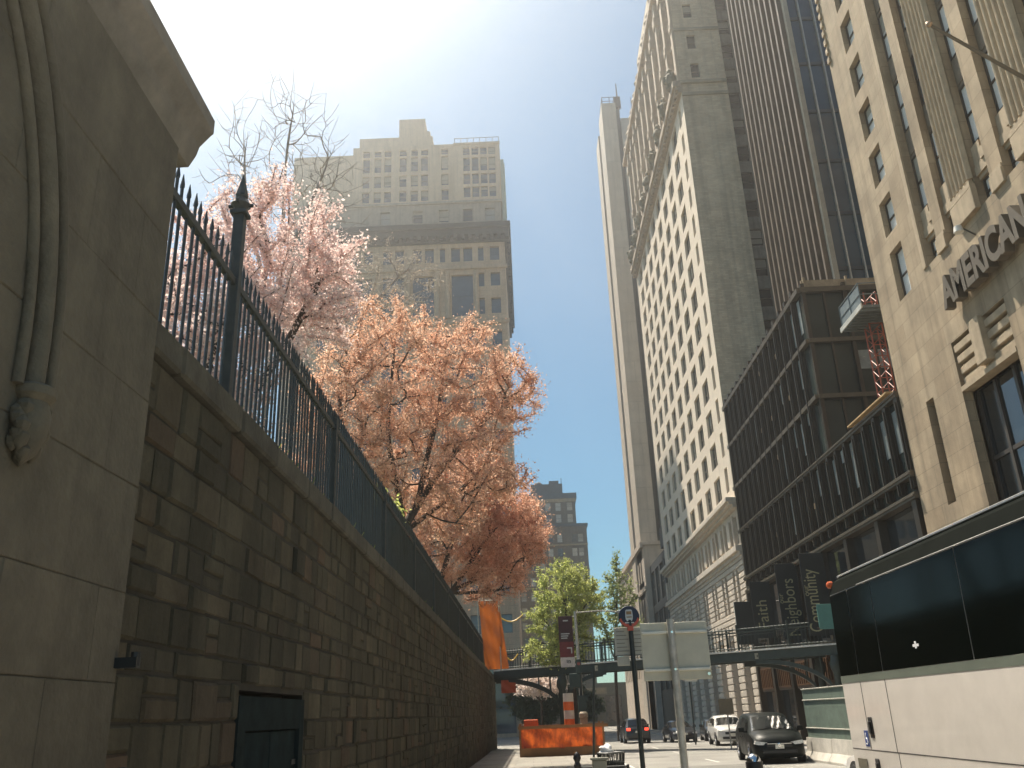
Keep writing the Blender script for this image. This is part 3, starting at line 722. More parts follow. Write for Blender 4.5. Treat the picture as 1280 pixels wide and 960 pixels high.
def build_exchange():
    t = thing('limestone_building', 'tan limestone building with fluted pilasters and raised AMERICAN lettering behind the coach', 'building', (FX, 24, -.5))
    st = masonry('limestone', (.385, .30, .20), (.24, .187, .122), 1.5, .76, var=.09, msize=.012, stain=.38, streak=.42, bump=.3, hue=.03)
    S = 12.7    # spandrel step origin
    wins = []
    z = 17.2
    for k in range(12): wins.append((31.66, 32.82, z-.05 if k == 0 else z+.1, z+2.15 if k == 0 else z+1.85)); z += 2.43 if k else 2.62
    wins = [(31.66, 32.82, 17.15, 19.4)]+[(31.66, 32.82, 20.15+2.46*k, 21.8+2.46*k) for k in range(11)]
    slit = [(31.85, 32.5, 8.5, 12.6)]
    bays = [(29.0, 30.0), (27.33, 28.28), (24.9, 25.8), (23.15, 24.1), (20.6, 21.5), (18.9, 19.85), (16.4, 17.3), (14.7, 15.6)]
    BZ0, BZ1 = 17.3, 44.5; TOP = 46
    doors = [(25.9, 29.7, 0, 13.9), (20.4, 24.3, 0, 13.9), (14.9, 18.8, 0, 13.9)]
    rec = [(a, b, BZ0, BZ1) for a, b in bays]
    mb = MB(); facade(mb, 'W', FX, 8, 34.67, -.6, TOP, wins+slit+rec+doors, .36)
    shell(mb, FX, FX+11, 8, 34.67, -.6, TOP, 'W'); mb.box(FX-.12, FX-.003, 8, 34.69, -.6, 1.6)
    obj('wall', mb, st, t)
    windows(t, 'W', FX, wins, 'mx', DARKF, G_SKY_PALE, .34)
    # slit grille
    g = MB()
    for k in range(26): g.tube([(FX+.27, 31.9+.25*(k % 2)+.1, 8.55+.155*k), (FX+.27, 32.2+.2*((k+1) % 2), 8.7+.155*k)], .03, 5)
    sg = MB(); sg.quad((FX+.4, 31.85, 8.5), (FX+.4, 32.5, 8.5), (FX+.4, 32.5, 12.6), (FX+.4, 31.85, 12.6)); obj('slit_glass', sg, G_DARK, t)
    obj('slit_grille', g, mat('verdigris_grille', (.07, .07, .05), .6, var=.4, scale=5), t)
    # tall window bays: glass, spandrels, pairs of sashes
    SPM = mat('spandrel_bronze', (.16, .125, .085), .6, var=.3, scale=3)
    for bi, (a, b) in enumerate(bays):
        z = BZ0+.02; ws = [(a, b, z, z+1.0)]
        ft = MB(); ft.box(FX+.2, FX+.4, a, b, z+1.0, z+1.15); ft.box(FX+.12, FX+.4, a+.1, b, z+1.152, z+1.5); ft.box(FX+.06, FX+.4, a, a+.35, z+1.502, z+1.9); ft.box(FX+.16, FX+.4, a+.352, b, z+1.502, z+2.3); obj('bay_foot', ft, mat('limestone_smooth', (.40, .315, .215), .85, var=.18, scale=2, streak=.22, bump=.2, bscale=30), t)
        z += 2.45
        while z < BZ1-1:
            ws.append((a, b, z, z+2.35)); sp = MB(); sp.box(FX+.3, FX+.42, a, b, z+2.35, z+3.62); sp.box(FX+.27, FX+.301, a+.12, b-.12, z+2.5, z+3.47)
            obj('spandrel', sp, SPM, t); z += 3.66
        windows(t, 'W', FX+.1, ws, 'm', DARKF, G_SKY_PALE, .3)
    # fluted pilasters between pairs of bays, with a plain block at the foot
    for a, b in ((25.8, 27.33), (21.5, 23.15), (17.3, 18.9)):
        p = MB(); n = 6; w = (b-a)/n
        for k in range(n):
            c = a+(k+.5)*w; prof = [(FX-.004+.0, c-w*.5)]+[(FX-.16*math.sin(math.pi*q/6)-.01, c-w*.5+w*q/6) for q in range(0, 7)]+[(FX+.02, c+w*.5), (FX+.02, c-w*.5)]
            p.prism([(x, y) for x, y in prof[1:]], 18.45, 44, 'z')
        p.bevbox(FX-.2, FX+.01, a-.02, b+.02, 17.25, 18.1, .02)
        for k in range(3): p.box(FX-.2+.04*k, FX+.01, a+.05*k, b-.05*k, 18.1+.12*k, 18.22+.12*k)
        obj('fluted_pilaster', p, mat('limestone_smooth', (.40, .315, .215), .85, var=.18, scale=2, streak=.22, bump=.2, bscale=30), t)
    for a, b in ((28.28, 29.0), (24.1, 24.9), (19.85, 20.6), (15.6, 16.4)):
        p = MB(); p.bevbox(FX-.10, FX+.01, a, b, 17.2, 17.75, .015); p.box(FX-.05, FX+.01, a+.03, b-.03, 17.75, 17.9); obj('pier_foot', p, MATS['limestone_smooth'], t)
    e = MB(); e.box(FX-.05, FX-.003, 30.1, 30.35, 17.3, 45); e.box(FX-.09, FX-.003, 30.0, 30.1, 17.3, 45); obj('edge_fillet', e, MATS['limestone_smooth'], t)
    # louvred stone heads over the big openings and the glazing below
    for a, b, c, d in doors:
        lv = MB(); gl = MB(); fr = MB(); m = (a+b)/2
        for k in range(4):
            zq = d-.42-.42*k; lv.bevbox(FX+.03+.03*k, FX+.4, a+.05, b-.05, zq, zq+.27, .02)
        lv.box(FX+.25, FX+.45, a, b, d-1.75, d); lv.bevbox(FX-.16, FX+.42, m-.42, m+.28, d-1.55, d+.08, .03); lv.box(FX-.02, FX+.42, a+.02, b-.02, d-1.9, d-1.72)
        obj('louvred_head', lv, MATS['limestone_smooth'], t)
        for zq in (1.5, 4.2, 6.9, 9.4): fr.box(FX+.5, FX+.6, a, b, zq, zq+.14)
        for q in (0, 1/3, 2/3, 1): fr.box(FX+.48, FX+.62, a+(b-a)*q-.08, a+(b-a)*q+.08, -.5, d-1.9)
        fo = obj('door_frame', fr, DARKF, t)
        gl.quad((FX+.56, a, -.5), (FX+.56, b, -.5), (FX+.56, b, d-1.9), (FX+.56, a, d-1.9)); obj('glazing', gl, G_DARK, fo)
        wb = MB()
        wb.box(FX+.53, FX+.55, a+.5, a+1.1, 7.1, 9.2); wb.box(FX+.53, FX+.55, a+.5, a+1.15, 4.5, 6.7); obj('paper_blind', wb, mat('paper', (.6, .58, .53), .8), fo)
        rv = MB(); rv.box(FX+.42, FX+.5, a-.001, a+.004, -.5, d); 
    # raised letters stand off the stone
    L = MB(); Mx = frameM((FX-.30, 28.72, 14.86), (0, -1, 0), (0, 0, 1))
    add_text(L, 'AMERICAN', 1.55, .17, Mx, bold=.06, width=5.75)
    obj('lettering', L, mat('letter_bronze', (.11, .088, .062), .6, var=.15), t)
    dn = MB()
    for k in range(9): dn.box(FX-.1, FX+.0, 34.4, 34.64, 31+.55*k, 31.3+.55*k)
    obj('corner_dentils', dn, MATS['limestone_smooth'], t)
    # flag pole and security lamp: fixed to the front
    fp = MB(); fp.tube([(FX, 21.4, 18.6), (12.6, 20.45, 20.3)], [.07, .045], 10)
    f = obj('flagpole', fp, mat('pole_metal', (.16, .14, .11), .45, metal=.3), smooth=40)
    tag(f, 'bare grey flagpole slanting out from the limestone front', 'flagpole')
    q = MB(); q.lathe((12.58, 20.44, 20.31), [(.01, -.1), (.08, -.06), (.1, 0), (.08, .06), (.01, .1)], 12); obj('ball_finial', q, mat('old_gold', (.45, .32, .22), .4, metal=.5), f, smooth=60)
    q = MB(); q.lathe((FX-.01, 21.4, 18.6), [(.16, 0), (.16, -.12), (.1, -.14)], 10, 'x'); obj('wall_socket', q, DARKF, f)
    lt = thing('wall_lamp', 'small pale floodlight on a bracket above the letters', 'lamp', (FX, 26.5, 16.75))
    q = MB(); q.tube([(FX, 26.5, 16.6), (FX-.35, 26.5, 16.85), (FX-.55, 26.5, 16.85)], .03, 6); obj('bracket', q, DARKF, lt)
    q = MB(); q.lathe((FX-.55, 26.5, 16.85), [(.06, .14), (.13, .1), (.17, -.12), (.15, -.14)], 10); obj('lamp_head', q, mat('lamp_white', (.7, .68, .62), .4), lt, smooth=40)
build_exchange()

def build_podium():
    """bronze-finned block, upper part set further along the street, with the glass tower rising behind"""
    t = thing('bronze_building', 'dark bronze block with vertical fins and glass between the limestone front and the white hotel', 'building', (FX, 48, -.5))
    br = mat('bronze', (.050, .040, .030), .38, metal=.35, var=.3, scale=1.2); br2 = mat('bronze_light', (.10, .082, .058), .4, metal=.3, var=.25, scale=2)
    gr = glass('podium_glass', (.030, .042, .040), blind=None, spec=.2, var=.8, scale=.5); gr.node_tree.nodes['Principled BSDF'].inputs['Coat Weight'].default_value = .15
    lev = [9.6, 10.7, 13.93, 17.1, 20.35, 23.5]
    c = MB(); shell(c, FX+.45, FX+24, 34.7, 64.4, -.6, 13.6); shell(c, FX+.45, FX+24, 44.3, 64.4, 13.6, 23.3); shell(c, FX+.0, FX+.45, 34.7, 64.4, -.6, 9.2, 'T') if False else None
    obj('core', c, mat('podium_core', (.03, .028, .026), .6), t)
    g = MB()
    for z0, z1, a in ((9.7, 13.7, 34.75), (13.95, 16.9, 44.3), (17.2, 20.2, 44.3), (20.45, 23.3, 44.3)):
        g.quad((FX+.13, a, z0), (FX+.13, 64.4, z0), (FX+.13, 64.4, z1), (FX+.13, a, z1))
    for z0, z1 in ((13.95, 16.9), (17.2, 20.2), (20.45, 23.3)):
        g.quad((FX+.1, 44.22, z0), (FX+23, 44.22, z0), (FX+23, 44.22, z1), (FX+.1, 44.22, z1))
    obj('glazing', g, gr, t)
    # pale interior panels and blinds seen in some bays
    rnd = random.Random(8); bm_ = mat('grey_blind', (.15, .17, .165), .5, var=.3); bm2 = mat('pale_blind', (.24, .26, .25), .5, var=.3); wmm = mat('timber_ceiling', (.30, .19, .10), .5)
    for lv in ((9.9, 13.6, 34.9), (14.0, 16.9, 44.4), (17.2, 20.2, 44.4), (20.5, 23.2, 44.4)):
        y = lv[2]
        while y < 63:
            r = rnd.random(); z1 = lv[1]-rnd.uniform(.0, .3); z0 = lv[0]+rnd.uniform(.3, 1.2)
            if r < .42: bl = MB(); bl.box(FX+.10, FX+.12, y+.28, y+1.04, z1-rnd.uniform(.5, 2.4), z1); obj('blind', bl, bm_ if rnd.random() < .6 else bm2, t)
            elif r > .90: wm = MB(); wm.box(FX+.09, FX+.12, y+.3, y+1.0, z0+.9, z0+1.2); obj('warm_ceiling', wm, wmm, t)
            y += 1.31
    for zz in (15.2, 18.6): bl = MB(); bl.box(18.6, 20.6, 44.17, 44.2, zz, zz+1.1); obj('blind', bl, bm2, t)
    f = MB(); y = 34.9; k = 0
    while y < 64.4:
        z1 = 13.75 if y < 44.2 else 23.95
        f.box(FX-.10, FX+.3, y-.16, y+.16, 9.75, z1); f.box(FX-.16, FX-.098, y-.05, y+.05, 9.75, z1-.3); f.box(FX+.02, FX+.3, y+.22, y+.27, 9.75, z1-.5); f.box(FX+.02, FX+.3, y-.27, y-.22, 9.75, z1-.5); y += 1.31; k += 1
    x = FX+.2; k = 0
    while x < FX+23:
        w = .12 if k % 2 else .2; f.box(x-w/2, x+w/2, 43.98 if k % 2 == 0 else 44.08, 44.2, 14.0, 23.8 if k % 2 == 0 else 23.4); x += 1.15; k += 1
    obj('fin_screen', f, br, t)
    l = MB()
    for z, a in ((13.82, 34.72),): l.box(FX-.14, FX+.31, a, 64.42, z-.16, z+.1); l.box(FX-.20, FX-.1, a, 64.43, z-.03, z+.03)
    for z in (17.05, 20.3): l.box(FX-.13, FX+.31, 44.0, 64.42, z-.12, z+.12); l.box(FX-.13+.2, FX+23, 43.9, 44.2, z-.12, z+.12)
    l.box(FX-.16, FX+.31, 44.0, 64.42, 23.25, 23.55); l.box(FX+.04, FX+23, 43.92, 44.2, 23.25, 23.55); l.box(FX+.06, FX+23, 44.05, 44.25, 13.65, 13.93)
    for z in (9.45, 10.35): l.box(FX-.18, FX+.31, 34.71, 64.43, z-.13, z+.13); l.box(FX-.24, FX-.15, 34.72, 64.44, z-.03, z+.03)
    obj('floor_ledge', l, br2, t)
    p = MB(); p.box(FX+.3, FX+23, 44.4, 44.5, 23.55, 24.2); 
    for k in range(9): p.box(FX+.4+2.4*k, FX+.52+2.4*k, 44.3, 44.42, 23.5, 24.35)
    obj('roof_parapet', p, mat('parapet_timber', (.33, .25, .16), .6, var=.35, scale=2), t)
    # shop level: dark piers, glass and gilded transom panels
    s = MB(); y = 34.9
    while y < 64.3: s.box(FX-.1, FX+.4, y, y+.42, -.5, 9.3); y += 4.19
    s.box(FX-.06, FX+.4, 34.75, 64.4, 5.9, 6.5); s.box(FX-.06, FX+.4, 34.75, 64.4, 4.4, 4.8)
    obj('shopfront', s, br, t)
    gg = MB(); gg.quad((FX+.3, 34.8, -.5), (FX+.3, 64.4, -.5), (FX+.3, 64.4, 9.3), (FX+.3, 34.8, 9.3)); obj('shop_glass', gg, G_DARK, t)
    y = 35.4; tr = MB(); rods = MB()
    while y < 64:
        tr.box(FX+.02, FX+.2, y+.3, y+3.3, 2.6, 4.3)
        for q in range(7): rods.box(FX-.04, FX+.02, y+.5+.42*q, y+.68+.42*q, 2.85, 4.0)
        rods.box(FX-.03, FX+.02, y+.4, y+3.2, 2.75, 2.85); rods.box(FX-.03, FX+.02, y+.4, y+3.2, 4.0, 4.12); y += 4.19
    obj('transom_panel', tr, mat('transom_dark', (.07, .045, .03), .5), t); obj('transom_grille', rods, mat('gilded', (.12, .055, .022), .4, metal=.3, var=.3, scale=4), t)
    # tower
    w = thing('glass_tower', 'tall tower with close brown fins and blue black glass above the bronze block', 'tower', (19, 47, 23))
    TY0, TY1, TX, TZ = 46.2, 57, 19.0, 120
    cc = MB(); shell(cc, TX+.35, TX+22, TY0+.3, TY1, 20, TZ); obj('core', cc, MATS['podium_core'], w)
    gl = MB(); gl.quad((TX+.3, TY0+.3, 20), (TX+.3, TY1, 20), (TX+.3, TY1, TZ), (TX+.3, TY0+.3, TZ)); gl.quad((TX+.3, TY0+.28, 20), (TX+22, TY0+.28, 20), (TX+22, TY0+.28, TZ), (TX+.3, TY0+.28, TZ))
    obj('glazing', gl, glass('tower_glass', (.02, .055, .095), spec=.25, scale=.5, wob=.04), w)
    fn = MB(); y = TY0+.5; rnd = random.Random(4)
    while y < TY1+.1:
        fn.box(TX-.25, TX+.28, y-.13, y+.13, 20, TZ)
        fn.box(TX-.05, TX+.28, y+.4, y+.5, 20, TZ); y += 1.0
    obj('fin_screen', fn, mat('fin_brown', (.165, .125, .095), .45, metal=.25, var=.25, scale=.6), w)
    cn = MB(); cn.box(TX+.0, TX+.3, TY0-.05, TY0+.26, 20, TZ)
    for k in range(26): cn.box(TX-.01, TX+.31, TY0-.06, TY0+.2, 21.5+3.8*k, 21.6+3.8*k)
    obj('corner_column', cn, mat('tower_stone', (.33, .29, .23), .7, var=.2), w)
    ms = MB()
    for x in (TX+1.0, TX+1.95, TX+2.5, TX+4.1, TX+4.25, TX+5.9, TX+7.6, TX+9.3): ms.box(x, x+.09, TY0+.05, TY0+.26, 20, TZ)
    obj('mullion', ms, mat('mullion_pale', (.45, .43, .38), .4, metal=.4), w)
    sb = MB()
    for k in range(28): sb.box(TX+.31, TX+22, TY0+.2, TY0+.27, 22+3.8*k, 22.25+3.8*k)
    obj('floor_band', sb, mat('floor_band_dark', (.02, .032, .045), .4), w)
    # blade banners on the bronze block
    gm = mat('banner_lettering', (.42, .38, .22), .7, var=.1)
    for Y, x0, x1, z0, z1, words, lab, grp in ((58, 14.55, 15.85, 5.75, 9.3, ['Faith'], 'black hanging banner reading Faith above the shopfront', None), (52, 14.65, 15.95, 5.2, 9.5, ['Neighbors'], 'black hanging banner reading Neighbors, between Faith and Community', None), (47, 14.6, 15.9, 5.0, 9.25, ['Community'], 'black hanging banner reading Community beside the coach corner', None)):
        b = MB(); b.bevbox(x0, x1, Y-.03, Y+.03, z0, z1, .01); bo = tag(obj('banner', b, mat('banner_black', (.02, .024, .024), .7, var=.2)), lab, 'banner', 'hanging banners on the bronze block')
        r = MB(); r.tube([(x0, Y, z1-.05), (FX-.1, Y, z1-.05)], .03, 6); r.tube([(x0, Y, z0+.05), (FX-.1, Y, z0+.05)], .03, 6); obj('bracket', r, br, bo)
        l = MB(); add_text(l, words[0], 1.0, .006, frameM((x0+(.95 if Y > 50 else .72), Y-.04, z0+(.6 if words[0] == 'Faith' else .2)), (0, 0, 1), (-1, 0, 0)), width=(1.75 if words[0] == 'Faith' else 3.2)); 
        add_text(l, 'for' if words[0] == 'Faith' else 'our', .4, .006, frameM((x0+.25 if words[0] != 'Faith' else x0+.95, Y-.04, z0+.25 if words[0] == 'Faith' else z0+2.0), (0, 0, 1), (-1, 0, 0))) if words[0] != 'Faith' else None
        obj('lettering', l, gm, bo)
    b = MB(); b.bevbox(14.1, 15.4, 60.97, 61.03, 5.6, 8.4, .01); bo = tag(obj('banner', b, MATS['banner_black']), 'narrow black banner with pale edge at the hotel end of the bronze block', 'banner', 'hanging banners on the bronze block')
    e = MB(); e.box(14.06, 14.10, 60.95, 61.05, 5.6, 8.4); obj('pale_edge', e, WHITEF, bo); r = MB(); r.tube([(14.1, 61, 8.35), (FX-.1, 61, 8.35)], .03, 6); r.tube([(14.1, 61, 5.65), (FX-.1, 61, 5.65)], .03, 6); obj('bracket', r, br, bo)
    b = MB(); b.bevbox(13.2, 14.0, 40.97, 41.03, 4.85, 5.95, .01); b = tag(obj('hanging_sign', b, mat('teal_panel', (.10, .26, .23), .6, var=.15)), 'teal hanging panel showing beside the top of the coach', 'sign')
    r = MB(); r.tube([(13.1, 41, 5.9), (FX-.1, 41, 5.9)], .03, 6); r.tube([(13.1, 41, 4.9), (FX-.1, 41, 4.9)], .03, 6); obj('bracket', r, br, b)
    # works hoist on the lower roof
    h = thing('construction_hoist', 'red lattice mast with a grey work platform beside the limestone building', 'hoist', (17.6, 40, 13.9))
    m = MB(); mx0, mx1, my0, my1 = 17.25, 17.85, 38.9, 39.5
    for x in (mx0, mx1):
        for y in (my0, my1): m.tube([(x, y, 13.6), (x, y, 20.6)], .04, 6)
    for k in range(12):
        z = 13.8+.57*k
        for (a, b2) in (((mx0, my0), (mx1, my0)), ((mx1, my0), (mx1, my1)), ((mx0, my0), (mx0, my1))):
            m.tube([(*a, z), (*b2, z)], .022, 5); m.tube([(*a, z), (*b2, z+.57)], .022, 5)
    obj('mast', m, mat('hoist_red', (.36, .085, .045), .5, var=.3), h)
    pl = MB(); pl.box(16.3, 17.9, 37.2, 39.9, 19.0, 19.14); 
    for k in range(8): pl.box(16.3, 17.9, 37.3+.33*k, 37.38+.33*k, 18.86, 19.0)
    for (x, y) in ((16.32, 37.2), (16.32, 38.5), (16.32, 39.85), (17.85, 37.2), (17.85, 39.85)): pl.tube([(x, y, 19.1), (x, y, 20.3)], .03, 6)
    for z in (19.7, 20.28): pl.tube([(17.85, 37.2, z), (16.32, 37.2, z), (16.32, 39.85, z), (17.85, 39.85, z)], .028, 6)
    pl.box(16.33, 16.36, 37.25, 39.8, 19.2, 20.2)
    obj('work_platform', pl, mat('hoist_grey', (.14, .17, .18), .5, var=.25), h)
    q = MB(); q.box(16.24, 16.3, 37.1, 40, 18.95, 19.2); obj('platform_edge', q, mat('alu', (.6, .58, .52), .4, metal=.3), h)
    q = MB()
    for k in range(3): q.box(15.7+.24*k, 15.92+.24*k, 35.2, 40.0, 14.0+.002*k, 14.07+.002*k)
    tag(obj('scaffold_plank', q, mat('plank', (.42, .28, .13), .8, var=.3, scale=3)), 'yellow timber planks jutting over the edge of the lower bronze roof', 'planks')
build_podium()

def build_hotel():
    t = thing('white_hotel', 'tall sunlit white fronted building with rows of paired windows and a heavy cornice', 'building', (FX, 82, -.8))
    Y0, Y1 = 64.6, 100.5
    wm = mat('hotel_white', (.70, .60, .485), .85, var=.06, scale=.6, streak=.12); 
    rb = masonry('hotel_brick', (.64, .55, .42), (.52, .45, .34), .5, .16, var=.12, msize=.012, stain=.3, streak=.3)
    stn = mat('hotel_stone', (.58, .50, .41), .85, var=.12, scale=1.5, streak=.25)
    cols = [(65.95, 66.9)]+[(68.75+3.9*k, 71.0+3.9*k) for k in range(8)]
    holes = []
    for r in range(13):
        z = 17.3+2.86*r
        for a, b in cols: holes.append((a, b, z, z+1.95))
    w = MB(); facade(w, 'W', FX, Y0, Y1, 16.5, 54.0, holes, .3); obj('front_wall', w, wm, t)
    windows(t, 'W', FX, [h for h in holes if h[1]-h[0] > 1.2], '2m', GREYF, G_OFFICE, .3, limit=92); windows(t, 'W', FX, [h for h in holes if h[1]-h[0] < 1.2], 'm', GREYF, G_OFFICE, .3, limit=100)
    # arcaded storey and rusticated base under the lower cornice
    low = []; n = 0
    y = 65.6
    while y < 99: low.append((y, y+.85, 13.2, 15.3)); low.append((y+1.15, y+2.0, 13.2, 15.3)); y += 3.3
    b = MB(); facade(b, 'W', FX+.15, Y0, Y1, 12.9, 16.0, low, .3)
    for a_, b_, c_, d_ in low[::2]: b.bevbox(FX-.02, FX+.15, b_+.02, b_+.28, 13.2, 15.4, .02); b.bevbox(FX-.05, FX+.148, b_+1.25, b_+2.15, 13.3, 15.2, .05)
    obj('arcade_wall', b, stn, t)
    gl = MB(); gl.quad((FX+.42, Y0, 13), (FX+.42, Y1, 13), (FX+.42, Y1, 15.6), (FX+.42, Y0, 15.6)); obj('arcade_glass', gl, G_DARK, t)
    bh = []; y = 66.4
    while y < 99: bh += [(y, y+.8, 8.6, 11.4), (y+1.25, y+2.05, 8.6, 11.4)]; y += 4.1
    y = 66.4
    b2h = []
    while y < 99: b2h.append((y, y+2.05, .6, 6.6)); y += 4.1
    b = MB(); facade(b, 'W', FX+.1, Y0, Y1, -.8, 12.4, bh+b2h, .35); 
    zc = 6.9
    while zc < 12.1:      # rustication bands stand proud
        ys = sorted([Y0]+[q for h in bh if h[2] < zc+.3 and h[3] > zc for q in h[:2]]+[Y1])
        for k in range(0, len(ys)-1, 2): b.bevbox(FX-.04, FX+.1, ys[k], ys[k+1], zc, zc+.34, .025)
        zc += .42
    for h in b2h: pass
    for k, yq in enumerate([Y0]+[h[1]+.02 for h in b2h]):
        y2 = (b2h[k][0]-.02) if k < len(b2h) else Y1
        zc = -.6
        while zc < 6.6: b.bevbox(FX-.06, FX+.1, yq, y2, zc, zc+.42, .03); zc += .5
    obj('rusticated_base', b, stn, t)
    gl = MB(); gl.quad((FX+.40, Y0, -.5), (FX+.40, Y1, -.5), (FX+.40, Y1, 12), (FX+.40, Y0, 12)); obj('base_glass', gl, G_DARK, t)
    c = MB(); c.bevbox(FX-.75, FX+.1, Y0-.1, Y1, 16.15, 16.5, .04); c.box(FX-.5, FX+.1, Y0-.06, Y1, 15.95, 16.15); c.box(FX-.25, FX+.14, Y0-.03, Y1, 15.75, 15.95)
    c.bevbox(FX-.45, FX+.12, Y0-.06, Y1, 12.45, 12.9, .04); c.box(FX-.2, FX+.12, Y0-.03, Y1, 12.2, 12.45)
    obj('lower_cornice', c, stn, t)
    c = MB(); c.bevbox(FX-.75, FX+.1, Y0-.1, Y1, 54.6, 55.3, .08); c.box(FX-.55, FX+.1, Y0-.05, Y1, 54.25, 54.6); c.box(FX-.3, FX+.1, Y0-.02, Y1, 54.0, 54.25)
    y = Y0+.4
    while y < Y1: c.box(FX-.5, FX-.3, y, y+.35, 54.02, 54.24); y += .8
    obj('main_cornice', c, mat('cornice_stone', (.42, .34, .26), .85, var=.2, streak=.3), t)
    # carved ornaments standing on the cornice
    rnd = random.Random(6); y = Y0+1.2
    for k in range(9):
        o = MB(); o.lathe((FX-.6, y, 55.3), [(.45, 0), (.5, .2), (.3, .4), (.5, .7), (.6, 1.1), (.42, 1.6), (.2, 1.8), (.28, 2.1), (.05, 2.5)], 8)
        for s in range(6): a = rnd.uniform(0, 6.28); o.lathe((FX-.62+.45*math.cos(a), y+.45*math.sin(a), 56.0+rnd.uniform(0, .8)), [(.03, -.3), (.22, -.12), (.24, .12), (.05, .32)], 6)
        obj('urn', o, mat('ornament_green', (.20, .18, .13), .85, var=.35, scale=4), t, smooth=40); y += 4.1
    # upper storeys: piers and dark bays with ornate crown
    uh = []; y = Y0+1.6
    while y < Y1-2:
        for q in range(5): uh.append((y, y+1.7, 56.2+2.9*q, 58.2+2.9*q))
        y += 3.25
    u = MB(); facade(u, 'W', FX+.5, Y0+.02, Y1, 55.3, 71.5, uh, .5); y = Y0+.3; k = 0
    while y < Y1:
        u.bevbox(FX-.15, FX+.5, y, y+.75, 55.4, 71.2, .05); u.bevbox(FX-.3, FX+.5, y-.08, y+.83, 68, 69.2, .08); u.bevbox(FX-.25, FX+.5, y-.05, y+.8, 61.5, 62.3, .08)
        u.lathe((FX-.05, y+.37, 71.2), [(.42, 0), (.42, .5), (.55, .7), (.25, 1.3), (.3, 1.6), (.04, 2.2)], 8); y += 3.25; k += 1
    for q in range(6): u.box(FX+.25, FX+.5, Y0+.05, Y1, 55.6+2.9*q, 55.95+2.9*q)
    u.bevbox(FX-.45, FX+.6, Y0-.03, Y1, 71.0, 71.5, .06)
    y = Y0+.8
    while y < Y1-1: u.prism([(y, 71.5), (y+2, 71.5), (y+1.7, 72.3), (y+1, 73), (y+.3, 72.3)], FX+.0, FX+.4, 'x'); y += 3.25
    obj('upper_front', u, mat('upper_stone', (.50, .41, .32), .85, var=.2, scale=1, streak=.3), t)
    g = MB(); g.quad((FX+.95, Y0, 56), (FX+.95, Y1, 56), (FX+.95, Y1, 71), (FX+.95, Y0, 71)); obj('upper_glass', g, G_DARK, t)
    # brick flank towards the camera, with a light-court strip of windows on its right
    nh = [(17.1, 17.9, z, z+1.6) for z in (55.6, 58.9, 62.6, 66)]
    n_ = MB(); facade(n_, 'N', Y0, FX, 20.2, -.8, 72, nh, .3); shell(n_, FX+.5, 40, Y0+1.5, Y1, -.8, 70, 'W'); obj('brick_flank', n_, rb, t)
    windows(t, 'N', Y0, nh, 'm', GREYF, G_OFFICE, .3, limit=112)
    lh = [(20.45, 21.5, z, z+1.7) for z in [24+2.86*k for k in range(17)]]
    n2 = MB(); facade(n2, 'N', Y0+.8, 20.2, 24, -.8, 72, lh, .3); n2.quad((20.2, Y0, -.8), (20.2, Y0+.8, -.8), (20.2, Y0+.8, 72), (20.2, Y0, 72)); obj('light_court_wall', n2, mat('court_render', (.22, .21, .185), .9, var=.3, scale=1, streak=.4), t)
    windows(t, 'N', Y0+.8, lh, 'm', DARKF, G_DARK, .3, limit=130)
    bc = MB()
    for z, p in ((53.6, .12), (54.9, .2), (61, .12), (16.2, .2)): bc.bevbox(FX, 20.2, Y0-p, Y0-.003, z, z+.35, .03)
    obj('string_course', bc, mat('string_stone', (.36, .31, .235), .85, var=.2), t)
    pent = MB(); shell(pent, 18, 30, 70, 95, 70, 84); obj('penthouse', pent, rb, t)
build_hotel()

